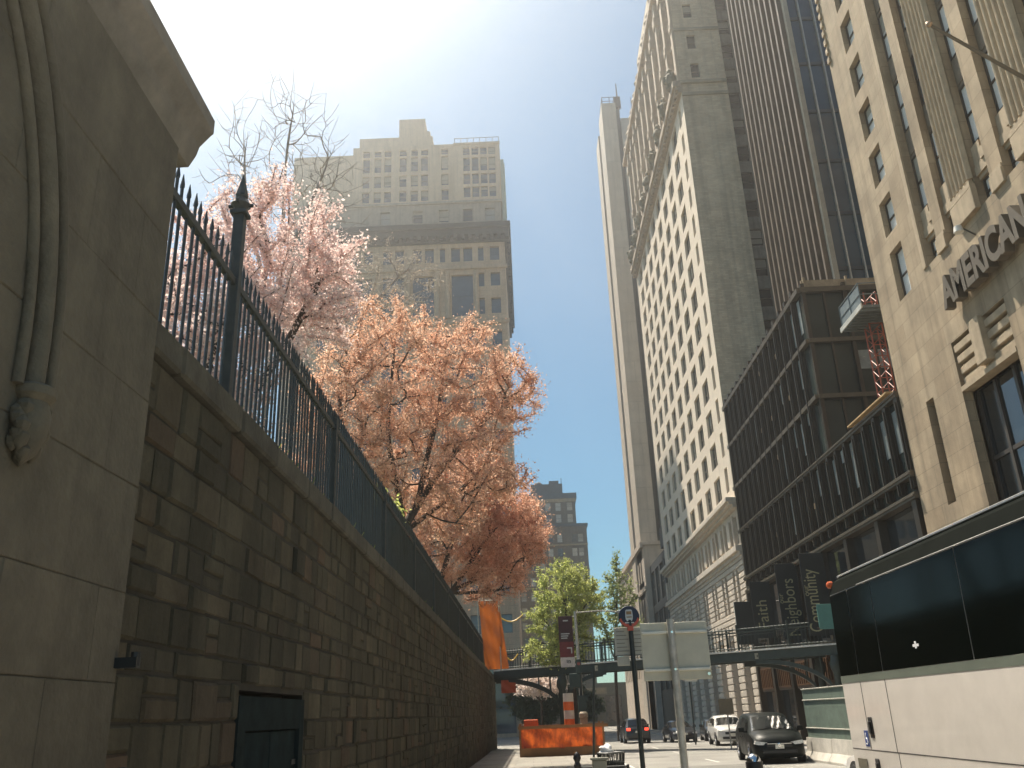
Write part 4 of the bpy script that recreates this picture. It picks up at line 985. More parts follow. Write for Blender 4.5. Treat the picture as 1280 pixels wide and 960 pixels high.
def build_far_right():
    # slender slab tower
    t = thing('slab_tower', 'slender pale concrete slab tower beyond the white hotel', 'tower', (18, 122, -1))
    pc = masonry('slab_panels', (.50, .44, .37), (.36, .32, .27), 3, 3.2, var=.04, msize=.03, stain=.12, streak=.15, bump=.1, hue=.02)
    m = MB(); m.box(15.95, 18.3, 119.6, 124.9, -1, 97); obj('front_slab', m, pc, t)
    m = MB(); m.box(16.05, 18.2, 125.0, 125.6, -1, 96.5); obj('shadow_joint', m, mat('joint_dark', (.06, .055, .05), .8), t)
    m = MB(); m.box(15.75, 18.3, 125.7, 130, -1, 95); obj('rear_slab', m, pc, t)
    m = MB(); m.box(18.3, 19.0, 120.4, 128, -1, 96.3); obj('recess', m, mat('recess_grey', (.10, .10, .10), .7), t)
    hs = [(20.0, 21.6, 4+3.6*k, 6.4+3.6*k) for k in range(24)]
    m = MB(); facade(m, 'N', 119.8, 19.0, 30, -1, 94, hs, .3); shell(m, 19, 30, 120.3, 132, -1, 94, 'N'); obj('rear_block', m, mat('tower_grey', (.40, .38, .35), .8, var=.1), t)
    windows(t, 'N', 119.8, hs, 'm', GREYF, G_BLUE, .3)
    m = MB()
    for (x, y) in ((16.2, 120), (17.4, 120), (16.2, 124), (18.2, 120), (18.2, 124), (19.4, 121)): m.tube([(x, y, 96.8), (x, y, 98.6)], .07, 5)
    for z in (97.7, 98.5): m.tube([(16.2, 120, z), (18.2, 120, z), (18.2, 124, z), (16.2, 124, z), (16.2, 120, z)], .06, 5)
    obj('roof_rail', m, DARKF, t)
    m = MB(); m.tube([(19.0, 121.5, 96), (19.0, 121.5, 102.5)], [.22, .08], 6); m.box(18.4, 19.4, 121, 122, 97.4, 99.4); m.tube([(18.6, 121.5, 99), (19.5, 121.5, 99.6)], .1, 5); m.tube([(21.3, 121.5, 94), (21.3, 121.5, 99.5)], .06, 5); obj('antenna_mast', m, DARKF, t)
    # low stone block at its foot
    l = thing('low_stone_building', 'low pale stone building with columns of windows at the foot of the slab tower', 'building', (18, 135, -1))
    ls = mat('low_stone', (.52, .44, .36), .85, var=.12, scale=.8, streak=.2)
    hs = []; y = 119.5
    while y < 153: hs += [(y, y+1.1, 18.1, 21.0), (y, y+1.1, 12.3, 16.0), (y, y+1.1, 6, 10)]; y += 2.3
    m = MB(); facade(m, 'W', 15.95, 118, 154, -1, 23, hs, .45); shell(m, 15.95, 24, 118, 154, -1, 23, 'W'); obj('wall', m, ls, l); windows(l, 'W', 15.95, hs, 'm', DARKF, G_DARK, .45)
    c = MB(); c.bevbox(15.55, 15.947, 117.8, 154, 22.3, 23.1, .05); c.box(15.75, 15.946, 117.9, 154, 16.6, 17.2); c.box(15.75, 15.946, 117.9, 154, 11, 11.5); c.bevbox(15.9, 24, 117.7, 117.997, 22.6, 23.1, .05); obj('cornice', c, ls, l)
    # dark infill between it and the hotel
    d = thing('dark_infill_building', 'narrow black glazed building squeezed between the hotel and the low stone block', 'building', (18, 109, -1))
    hs = [(102+4*k, 105+4*k, z, z+4.2) for k in range(4) for z in (4, 9.2, 14.4)]
    m = MB(); facade(m, 'W', 16.6, 100.6, 117.6, -1, 19.6, hs, .3); shell(m, 16.6, 24, 100.6, 117.6, -1, 19.6, 'W'); obj('wall', m, mat('infill_black', (.035, .036, .038), .6), d); windows(d, 'W', 16.6, hs, '3m', GREYF, G_BLUE, .3)
    e = MB(); e.box(16.2, 17.8, 100.7, 104, 19.6, 22); obj('lift_housing', e, MATS['infill_black'], d)
    # street end
    q = thing('street_end_building', 'low grey building closing the far end of the street under the bridge', 'building', (14, 172, -1))
    hs = [(9+4.6*k, 12+4.6*k, .2, 4.6) for k in range(5)]
    m = MB(); facade(m, 'N', 170, 6, 36, -1, 6.8, hs, .6); shell(m, 6, 36, 170, 182, -1, 6.8, 'N'); obj('wall', m, mat('end_stone', (.10, .098, .08), .9, var=.2), q)
    g = MB(); g.quad((6, 170.5, -1), (36, 170.5, -1), (36, 170.5, 5), (6, 170.5, 5)); obj('dark_opening', g, G_DARK, q)
    m = MB(); m.box(9, 14, 169.7, 169.99, 4.9, 6.0); obj('fascia', m, mat('fascia_tan', (.20, .17, .12), .8), q)
build_far_right()

# ------------------------------------------------------------------ buildings, left-hand side
def build_beige():
    t = thing('beige_tower', 'massive beige stone office tower with a dark overhanging cornice beyond the churchyard', 'tower', (-15, 118, -1))
    bs = masonry('beige_stone', (.53, .42, .31), (.35, .27, .195), 1.6, .8, var=.06, msize=.02, stain=.2, streak=.25, bump=.15, hue=.04)
    Y = 115; XR = -1.1; XL = -34
    H = []
    # shaft windows under the cornice: narrow + wide near the corner, groups of three further left
    pat = [(-9.2, -6.0, 'big'), (-15.0, -11.8, 'big'), (-19.5, -16.3, 'big'), (-24.2, -21, 'big'), (-29, -25.8, 'big')]
    rows = [(65.6, 68.0), (61.3, 63.6), (56.8, 59.4), (51.6, 54.0), (46.6, 49), (41.6, 44), (36.6, 39), (31.6, 34), (26.6, 29), (21.6, 24), (16.6, 19), (11.6, 14), (6.6, 9)]
    sm = []; big = []
    for i, (a, b) in enumerate(rows):
        sm += [(-5.15, -4.3, a, b), (-3.35, -1.95+.0, a+.05, b)] if True else []
        if i in (1, 2): continue
        for x0, x1, _ in pat: sm += [(x0, x0+1.35, a, b), (x1-1.35, x1, a, b)]
        sm += [(-10.9, -10.1, a, b)]
    for x0, x1, _ in pat: big.append((x0, x1, 56.6, 63.4))
    big += [(-4.6, -1.9, -.3, 5.6), (-9.0, -6.2, -.3, 5.6), (-13.6, -10.6, -.3, 5.6)]
    m = MB(); facade(m, 'N', Y, XL, XR, -1, 70.8, sm+big, .5); shell(m, XL, XR, Y, 150, -1, 70.8, 'N'); obj('shaft', m, bs, t)
    windows(t, 'N', Y, sm+big, 'm', GREYF, G_BLUE, .5, limit=60)
    # engaged columns between the big windows and ledges
    c = MB()
    for x0, x1, _ in pat:
        for x in (x0-.55, x1+.55): c.lathe((x, Y-.05, 56.2), [(.45, 0), (.45, .5), (.36, .7), (.33, 7), (.42, 7.3), (.45, 7.7)], 10)
    for z, p in ((55.2, .4), (64.2, .35), (50.6, .25)): c.bevbox(XL-.2, XR+.3, Y-p, Y-.004, z, z+.6, .05)
    obj('column_order', c, mat('beige_carved', (.48, .38, .28), .85, var=.15, streak=.25), t, smooth=35)
    # cornice and frieze
    k = MB(); k.bevbox(XL, XR+1.0, Y-1.3, 151, 70.7, 71.6, .1); k.bevbox(XL, XR+.75, Y-.95, 151, 69.6, 70.7, .1); k.bevbox(XL, XR+.4, Y-.5, 151, 68.7, 69.6, .05)
    x = XL
    while x < XR+.3: k.box(x, x+.5, Y-1.1, Y-.5, 69.0, 69.6); x += 1.1
    y = Y
    while y < 150: k.box(XR+.4, XR+.72, y, y+.5, 69, 69.6); y += 1.1
    obj('cornice', k, mat('copper_cornice', (.045, .048, .045), .7, var=.3, scale=1), t)
    # attic and upper blocks
    ah = [(-3.9, -2.4, 72.6, 74.8), (-7.3, -5.8, 72.6, 74.8), (-11, -9.5, 72.6, 74.8), (-15, -13.5, 72.6, 74.8), (-20, -18.5, 72.6, 74.8)]
    m = MB(); facade(m, 'N', Y+.1, XL, XR-.3, 71.6, 76, ah, .4); shell(m, XL, XR-.3, Y+.1, 148, 71.6, 76, 'N'); m.bevbox(XL, XR-.1, Y-.15, 148, 75.8, 76.2, .05); obj('attic', m, mat('attic_grey', (.36, .32, .27), .85, var=.15, streak=.25), t)
    windows(t, 'N', Y+.1, ah, 'm', GREYF, G_OFFICE, .4, limit=70)
    uh = [(x, x+1.05, z, z+h) for z, h in ((76.9, 1.9), (79.3, 1.9), (81.7, 2.5), (84.7, 1.4)) for x in (-7.1, -5.75, -4.4, -3.1)]
    m = MB(); facade(m, 'N', Y+.15, -8.55, -1.3, 76.2, 86.8, uh, .35); shell(m, -8.55, -1.3, Y+.15, 135, 76.2, 86.8, 'N'); m.box(-8.6, -1.25, Y, Y+.4, 86.6, 86.95); obj('corner_block', m, mat('beige_render', (.57, .46, .34), .85, var=.1, streak=.2), t)
    windows(t, 'N', Y+.15, uh, 'm', GREYF, G_BLUE, .35, limit=86)
    ch = [(x, x+1.1, z, z+h) for z, h in ((76.9, 1.9), (79.6, 2.1), (82.4, 2.6), (85.0+.3, 1.1)) for x in (-23, -21.2, -19.6, -17.2, -15.4, -13.8, -10.6)]
    m = MB(); facade(m, 'N', Y+.6, -24.6, -8.55, 76.2, 88, ch, .35) if False else facade(m, 'N', Y+.6, -24.6, -8.55, 76.2, 87.2, ch, .35); shell(m, -24.6, -8.55, Y+.6, 135, 76.2, 87.2, 'N'); m.box(-23.7, -12, Y+1, 133, 87.2, 89.2); obj('centre_block', m, MATS['beige_render'], t)
    windows(t, 'N', Y+.6, ch, 'm', GREYF, G_BLUE, .35, limit=112)
    m = MB(); m.box(-17.4, -13.2, Y+1.2, 128, 89.2, 92.8); m.box(-13.2, -12.4, Y+1.2, 128, 89.2, 90.3); obj('penthouse', m, MATS['beige_render'], t)
    m = MB(); m.box(-34, -24.6, Y+.8, 140, 76.2, 86.0); obj('left_block', m, MATS['beige_render'], t)
    m = MB(); m.tube([(-8.5, Y+.2, 87.9), (-1.4, Y+.2, 87.9), (-1.4, 134, 87.9)], .06, 5)
    for k2 in range(8): m.tube([(-8.4+k2, Y+.2, 86.9), (-8.4+k2, Y+.2, 87.9)], .05, 5)
    obj('roof_rail', m, GREYF, t)
    # glazed oriel running up the street corner above the cornice
    m = MB(); m.box(-1.25, -.75, Y+1.0, 130, 71.7, 84.2)
    for k2 in range(10): m.box(-.75, -.62, Y+1.0, 130, 72+1.25*k2, 72.2+1.25*k2)
    obj('corner_oriel', m, mat('pale_green_glass', (.42, .50, .45), .25, var=.15), t)
    # brown setback block far down the street
    d = thing('brown_brick_tower', 'distant brown brick setback tower rising behind the green street tree', 'tower', (6, 205, -1))
    bb = masonry('brown_brick', (.16, .125, .085), (.13, .1, .07), .8, .3, var=.12, msize=.03, stain=.25, streak=.25)
    hs = [(x, x+1.2, z, z+1.9) for z in [38.6-3.25*k for k in range(11)] for x in (-1.2, 1.0, 3.4, 5.4, 7.6, 10.9, 13.0-.6)]
    m = MB(); facade(m, 'N', 200, -8, 14.5, -1, 42.2, hs, .35); shell(m, -8, 14.5, 200, 215, -1, 42.2, 'N'); obj('lower_block', m, bb, d); windows(d, 'N', 200, hs, 'm', GREYF, glass('far_glass', (.05, .06, .06), blind=((.5, .48, .42), .55)), .35, limit=77)
    hs = [(x, x+1.3, z, z+2) for z in (46.2, 43.4) for x in (2, 5.2, 7.6, 10.3)]
    m = MB(); facade(m, 'N', 201, 0, 12.3, 42.2, 49, hs, .35); shell(m, 0, 12.3, 201, 212, 42.2, 49, 'N'); obj('upper_block', m, bb, d); windows(d, 'N', 201, hs, 'm', GREYF, MATS['far_glass'], .35, limit=90)
    m = MB(); m.box(-.4, 12.7, 200.6, 212.4, 49, 50.3); m.box(-8.2, 14.8, 199.6, 215, 42.2, 42.8); obj('parapet', m, mat('slate_parapet', (.08, .085, .09), .7), d)
    m = MB(); m.box(2, 9.6, 203, 210, 50.3, 53.2); m.lathe((4, 205, 53.2), [(.9, 0), (.9, .6), (.4, 1)], 10); m.box(6.5, 8.8, 204, 207, 53.2, 54.2); m.tube([(9.4, 203.2, 53.2), (9.4, 203.2, 54.6)], .08, 5); obj('plant_room', m, mat('plant_grey', (.10, .09, .08), .8), d)
    m = MB()
    for z in (38, 32.2, 28.4): m.box(-8, 14.6, 199.7, 199.99, z-.2, z+.15)
    m.box(-.2, 12.5, 200.7, 200.99, 48.2, 49); obj('string_course', m, mat('band_tan', (.30, .23, .13), .85), d)
build_beige()

# ------------------------------------------------------------------ footbridge
def build_bridge():
    t = thing('footbridge', 'dark green iron footbridge with arched brackets crossing the street from the churchyard wall', 'bridge', (6, 57, 4.4))
    gm = mat('bridge_green', (.035, .05, .042), .5, var=.3, scale=3); ya, yb = 60.5, 46.5; xa, xb = -2.4, 15.9
    def yy(x): return ya+(yb-ya)*(x-xa)/(xb-xa)
    def zz(x): return 4.44
    for off in (0, 2.6):
        g = MB(); n = 0
        for x in (xa, xb): y = yy(x)+off; z = zz(x); g.v += [(x, y, z-.42), (x, y+.2, z-.42), (x, y+.2, z+.05), (x, y, z+.05)]
        g.f += [(n, n+4, n+5, n+1), (n+1, n+5, n+6, n+2), (n+2, n+6, n+7, n+3), (n+3, n+7, n+4, n)]; obj('girder', g, gm, t)
    g = MB(); n = 0
    for x in (xa, xb): y = yy(x); z = zz(x); g.v += [(x, y+.2, z-.2), (x, y+2.6, z-.2), (x, y+2.6, z-.02), (x, y+.2, z-.02)]
    g.f += [(n, n+4, n+5, n+1), (n+2, n+6, n+7, n+3)]
    obj('deck', g, gm, t)
    e = MB(); n = len(e.v)
    for x in (xa, xb): y = yy(x)-.16; z = zz(x); e.v += [(x, y, z+.05), (x, y+.3, z+.05), (x, y+.3, z+.13), (x, y, z+.13)]
    e.f += [(n, n+4, n+5, n+1), (n+1, n+5, n+6, n+2), (n+2, n+6, n+7, n+3), (n+3, n+7, n+4, n)]; obj('deck_edge', e, mat('deck_edge_pale', (.72, .68, .60), .6, var=.35, scale=1.5), t)
    for off in (.05, 2.7):
        r = MB()
        for h, rad in ((.25, .03), (1.25, .04), (1.1, .02)): r.tube([(xa, yy(xa)+off, zz(xa)+h), (xb, yy(xb)+off, zz(xb)+h)], rad, 6)
        x = xa+.1
        while x < xb: r.tube([(x, yy(x)+off, zz(x)+.1), (x, yy(x)+off, zz(x)+1.42)], .016, 4); x += .17
        x = xa+.1
        while x < xb: r.box(x-.05, x+.05, yy(x)+off-.05, yy(x)+off+.05, zz(x)+.1, zz(x)+1.5); x += 2.3
        obj('railing', r, gm, t)
    # curved brackets springing from columns
    for px, x2 in ((2.0, -2.35), (2.0, 4.6), (15.55, 12.2)):
        prof = []
        for k in range(13):
            s = k/12; prof.append((px+(x2-px)*s, 3.98-2.1*(1-math.sqrt(max(0, 1-(1-s)**2)))))
        n0 = len(prof); top = [(x2, 4.02), (px, 4.02)]
        for off in (.02, 2.62):
            b = MB(); n = len(b.v)
            for q in range(n0):
                x, z = prof[q]; y = yy(x)+off; s = q/12
                b.v += [(x, y, z-.16), (x, y+.16, z-.16), (x, y+.16, z+.06), (x, y, z+.06)]
            for q in range(n0-1):
                a = n+4*q
                for w in range(4): b.f.append((a+w, a+(w+1) % 4, a+4+(w+1) % 4, a+4+w))
            for q in range(2, 11, 2): x, z = prof[q]; b.box(x-.03, x+.03, yy(x)+off+.04, yy(x)+off+.1, z, zz(x)-.4)
            obj('arched_bracket', b, gm, t)
    for px in (2.0, 15.6):
      for off in (.1, 2.7):
        c = MB(); c.lathe((px, yy(px)+off, -.45), [(.36, 0), (.36, .5), (.2, .7), (.18, 3.6), (.28, 3.8), (.3, 4.1), (.22, 4.3), (.22, 4.46)], 12)
        obj('column', c, gm, t, smooth=40)
    for x, w, lab in ((3.95, .75, 1), (12.15, .85, 2)):
        s = MB(); s.box(x, x+w, yy(x)-.14, yy(x)-.1, zz(x)-.36, zz(x)-.06); s2 = MB()
        for q in range(6): s2.box(x+.1+(w-.2)*q/6, x+.1+(w-.2)*(q+.6)/6, yy(x)-.146, yy(x)-.14, zz(x)-.28, zz(x)-.15)
        so = obj('clearance_plate', s, mat('plate_cream', (.42, .40, .32), .7, var=.2), t)
        obj('plate_marking', s2, mat('plate_dark', (.1, .1, .09), .7), so)
build_bridge()

# ------------------------------------------------------------------ vehicles
TYRE = mat('tyre', (.02, .02, .02), .85, var=.2); RIM = mat('alloy', (.45, .45, .46), .3, metal=.9, var=.1); ARCH = mat('arch_black', (.01, .01, .01), .9)
CARGLASS = glass('car_glass', (.012, .016, .017), rough=.03, wob=.0, spec=.7); LAMP = mat('headlamp', (.7, .7, .68), .12, spec=.9, var=.3, scale=20); CHROME = mat('chrome', (.7, .7, .7), .12, metal=1, var=.05)
TAIL = mat('tail_lamp', (.5, .05, .03), .25, var=.1); PLATE = mat('plate_white', (.7, .68, .6), .5, var=.05); GRILLE = mat('grille_black', (.012, .012, .013), .4)
def car(name, label, cat, st, body, loc, rz, wheels, wb, group=None, details=True, lit=False, plate=True):
    """st: stations (y, half width, z sill, z belt, z top, half width at top); front looks to -Y"""
    t = thing(name, label, cat, loc, rz, group, local=True)
    def ring(s):
        y, w, zb, zl, zt, wt = s; zm = (zb+zl)/2
        return [(0, y, zb), (w*.86, y, zb), (w*.97, y, zb+.1), (w, y, zm), (w*.985, y, zl-.08), (w*.96, y, zl), (wt+.03, y, zt-.09), (wt*.9, y, zt-.02), (wt*.5, y, zt+.005), (0, y, zt+.015)]
    rings = [ring(s) for s in st]; K = 10
    m = MB()
    full = [[p for p in r]+[(-p[0], p[1], p[2]) for p in r[-2:0:-1]] for r in rings]; n = len(full[0])
    for r in full: m.v += r
    for i in range(len(full)-1):
        for k in range(n): m.f.append((i*n+k, i*n+(k+1) % n, (i+1)*n+(k+1) % n, (i+1)*n+k))
    m.f.append(tuple(range(n))); m.f.append(tuple((len(full)-1)*n+k for k in range(n)))
    obj('body', m, body, t, smooth=42, local=True)
    cab = [i for i, s in enumerate(st) if s[4]-s[3] > .3]; c0, c1 = cab[0], cab[-1]
    def lerp(a, b, q): return tuple(a[k]+(b[k]-a[k])*q for k in range(3))
    # screens: between the cowl and the roof, both ends
    def screen(nm, i, j):
        g = MB(); A, B = rings[i], rings[j]
        for sx in (1, -1):
            pts = [A[7], A[8], A[9], B[9], B[8], B[7]]
            lo = [lerp(A[k], B[k], .06) for k in (6, 7, 8, 9)]; hi = [lerp(A[k], B[k], .9) for k in (6, 7, 8, 9)]
            lo[0] = lerp(lo[0], lo[1], .3); hi[0] = lerp(hi[0], hi[1], .5)
            d = Vector((0, A[9][1]-B[9][1], 0)).normalized()*.012
            for k in range(3):
                q = [lo[k], lo[k+1], hi[k+1], hi[k]]
                g.quad(*[(p[0]*sx, p[1]+d.y, p[2]+.012) for p in q])
        return obj(nm, g, CARGLASS, t, local=True, recalc=False)
    screen('windscreen', c0-1, c0)
    screen('rear_window', c1+1, c1)
    def off(p): return (p[0]+.012*(1 if p[0] > 0 else -1), p[1], p[2]+.002)
    for sx in (1, -1):
        g = MB()
        for i in range(c0, c1):
            A, B = rings[i], rings[i+1]
            a0, a1, b0, b1 = lerp(A[5], A[6], .12), lerp(A[5], A[6], .88), lerp(B[5], B[6], .12), lerp(B[5], B[6], .88)
            q0, q1 = (.08, .97) if i == c0 else (.03, .9 if i == c1-1 else .97)
            P = [lerp(a0, b0, q0), lerp(a0, b0, q1), lerp(a1, b1, q1), lerp(a1, b1, q0)]
            g.quad(*[off((p[0]*sx, p[1], p[2])) for p in P])
        A, B = rings[c0-1], rings[c0]
        P = [lerp(A[5], B[5], .55), lerp(A[5], B[5], .97), lerp(lerp(B[5], B[6], .85), A[6], .06)]
        n0 = len(g.v); g.v += [off((p[0]*sx, p[1], p[2]+.01)) for p in P]; g.f.append((n0, n0+1, n0+2))
        obj('side_window', g, CARGLASS, t, local=True, recalc=False)
    W = max(s[1] for s in st)
    wr = wheels; 
    for yw in wb:
        for sx in (1, -1):
            w = MB(); x = sx*(W-.20)
            w.lathe((x+sx*.0, yw, wr), [(wr*.55, 0), (wr*.97, 0), (wr, sx*.04), (wr, sx*.19), (wr*.95, sx*.225), (wr*.68, sx*.23), (wr*.66, sx*.19)], 20, 'x')
            wo = obj('wheel', w, TYRE, t, smooth=40, local=True)
            r = MB(); r.lathe((x, yw, wr), [(wr*.66, sx*.15), (wr*.66, sx*.205), (wr*.6, sx*.215), (wr*.56, sx*.18)], 20, 'x')
            for k in range(5):
                a = 2*math.pi*k/5; r.tube([(x+sx*.20, yw, wr), (x+sx*.195, yw+wr*.6*math.cos(a), wr+wr*.6*math.sin(a))], .045, 5)
            obj('rim', r, RIM, wo, smooth=40, local=True)
            ar = MB(); ar.lathe((sx*(W-.02), yw, wr+.01), [(wr*1.17, 0), (wr*1.17, sx*.024)], 22, 'x'); obj('wheel_arch', ar, ARCH, t, local=True)
    f = st[0]; s2 = st[2]
    for sx in (1, -1):
        h = MB(); y0 = st[1][0]; w1 = st[1][1]; zl = st[1][3]
        h.prism([(sx*(w1*.48), zl-.03), (sx*(w1*.98), zl+.03), (sx*(w1*1.03), zl-.07), (sx*(w1*.62), zl-.17)], y0-.06, y0+.10, 'y'); obj('headlight', h, LAMP, t, local=True)
        e = st[-2]; h = MB(); h.bevbox(sx*e[1]*.72-.14, sx*e[1]*.72+.14, e[0]+.0, st[-1][0]+.03, e[3]-.16, e[3]+.02, .02); obj('tail_light', h, emit('tail_lit', (.9, .06, .03), 1.5) if lit else TAIL, t, local=True)
        q = MB(); c = st[c0-1]; q.bevbox(sx*(c[1]+.02)-.0 if sx > 0 else -(c[1]+.24), (c[1]+.24) if sx > 0 else -(c[1]+.02), c[0]+.42, c[0]+.52, c[3]+.04, c[3]+.22, .03); q.box(min(sx*(c[1]-.08), sx*(c[1]+.06)), max(sx*(c[1]-.08), sx*(c[1]+.06)), c[0]+.44, c[0]+.5, c[3]+.02, c[3]+.09); obj('wing_mirror', q, body, t, local=True, smooth=40)
    g = MB(); w1 = st[0][1]; z0 = st[0][2]
    g.bevbox(-w1*.62, w1*.62, st[0][0]-.03, st[1][0], st[1][3]-.2, st[1][3]-.06, .01); g.bevbox(-w1*.85, w1*.85, st[0][0]-.03, st[1][0], z0+.02, z0+.16, .02); obj('grille', g, GRILLE, t, local=True)
    if details:
        b = MB(); b.box(-w1*.6, w1*.6, st[0][0]-.045, st[0][0]-.03, st[1][3]-.085, st[1][3]-.065); b.lathe((0, st[0][0]-.03, st[1][3]-.12), [(.075, 0), (.075, -.025), (.05, -.03)], 14, 'y'); obj('badge_bar', b, CHROME, t, local=True)
        s = MB()
        for sx in (1, -1):
            for yq in wb[0]+.75, (wb[0]+wb[1])/2+.15, wb[1]-.35:
                s.box(min(sx*(W-.002), sx*(W+.004)), max(sx*(W-.002), sx*(W+.004)), yq-.006, yq+.006, .35, st[c0][3]-.05)
        obj('door_seam', s, ARCH, t, local=True)
        h = MB()
        for sx in (1, -1):
            for yq in (wb[0]+1.45, wb[0]+1.95): h.bevbox(sx*(W+.02)-.02, sx*(W+.02)+.02, yq-.09, yq+.09, st[c0][3]-.19, st[c0][3]-.155, .008)
        obj('door_handle', h, body, t, local=True)
        A, B = rings[c0-1], rings[c0]; wp = MB()
        for x in (-.5, .1): wp.tube([lerp((x, A[9][1]-.02, A[9][2]+.03), (x, B[9][1]-.02, B[9][2]+.03), .05), lerp((x+.42, A[9][1]-.02, A[9][2]+.03), (x+.42, B[9][1]-.02, B[9][2]+.03), .16)], .01, 4)
        obj('wiper', wp, GRILLE, t, local=True)
    if plate:
        p = MB(); p.box(-.16, .16, st[0][0]-.05, st[0][0]-.03, z0+.19, z0+.34); p.box(-.16, .16, st[-1][0]+.03, st[-1][0]+.05, .72, .86); po = obj('number_plate', p, PLATE, t, local=True)
    return t
VAN = [(-2.55, .74, .34, .62, .70, .50), (-2.46, .88, .24, .78, .86, .62), (-2.25, .95, .20, .92, 1.0, .74), (-1.85, .98, .20, 1.01, 1.10, .78), (-1.5, .99, .20, 1.06, 1.15, .80), (-.62, .99, .20, 1.10, 1.68, .70), (-.2, .99, .20, 1.11, 1.75, .71), (.8, .99, .20, 1.12, 1.78, .72), (1.75, .98, .20, 1.12, 1.76, .70), (2.22, .96, .22, 1.10, 1.68, .66), (2.48, .92, .30, 1.02, 1.12, .66), (2.55, .84, .36, .9, .98, .6)]
SEDAN = [(-2.35, .7, .3, .56, .62, .5), (-2.25, .82, .22, .66, .72, .6), (-2.0, .88, .19, .75, .82, .68), (-1.5, .9, .19, .84, .91, .72), (-1.05, .91, .19, .90, .97, .74), (-.2, .91, .19, .94, 1.38, .60), (.3, .91, .19, .95, 1.45, .61), (.8, .91, .19, .95, 1.42, .6), (1.2, .91, .2, .95, 1.32, .58), (1.75, .89, .21, .93, 1.02, .7), (2.2, .85, .26, .88, .97, .68), (2.35, .76, .34, .78, .86, .6)]
SUV = [(-2.3, .74, .36, .7, .78, .55), (-2.2, .86, .28, .84, .92, .66), (-1.95, .92, .25, .95, 1.02, .74), (-1.3, .94, .25, 1.02, 1.1, .78), (-1.0, .94, .25, 1.04, 1.13, .78), (-.35, .94, .25, 1.07, 1.6, .68), (.1, .94, .25, 1.08, 1.68, .69), (1.0, .94, .25, 1.08, 1.68, .69), (1.8, .93, .25, 1.07, 1.62, .66), (2.15, .9, .3, 1.03, 1.14, .68), (2.28, .82, .38, .9, 1.0, .62)]
def build_vehicles():
    ry = lambda y: gz(y)-KERB
    car('minivan', 'dark green grey minivan driving towards the camera past the concrete barriers', 'minivan', VAN, mat('van_paint', (.006, .009, .008), .38, var=.1, spec=.22), (9.35, 37.6, ry(37)), R(-5), .345, (-1.62, 1.40))
    car('parked_car', 'white SUV half hidden behind the dark minivan', 'car', SUV, paint('white_paint', (.72, .70, .66), .3), (12.0, 58, ry(58)), R(-3), .36, (-1.42, 1.3), 'cars on the street', details=False)
    car('parked_car', 'white saloon car showing behind the end of the coach', 'car', SEDAN, MATS['white_paint'], (7.99, 19.7, ry(19)), R(180), .33, (-1.42, 1.35), 'cars on the street')
    dk = paint('black_paint', (.016, .018, .02), .3); bl = paint('navy_paint', (.03, .04, .055), .3)
    car('parked_car', 'black car with glowing red tail lights far along the street', 'car', SUV, dk, (7.6, 70, ry(70)), R(180), .36, (-1.42, 1.3), 'cars on the street', details=False, lit=True)
    car('parked_car', 'dark blue car in the shade just right of the bus stop pole', 'car', SEDAN, bl, (10.6, 68, ry(68)), R(2), .33, (-1.42, 1.35), 'cars on the street', details=False)
    car('parked_car', 'dark car in the shade behind the grey sign post, rightmost of the shaded cars', 'car', SEDAN, dk, (13.2, 68, ry(68)), R(-4), .33, (-1.42, 1.35), 'cars on the street', details=False)
    build_bus()
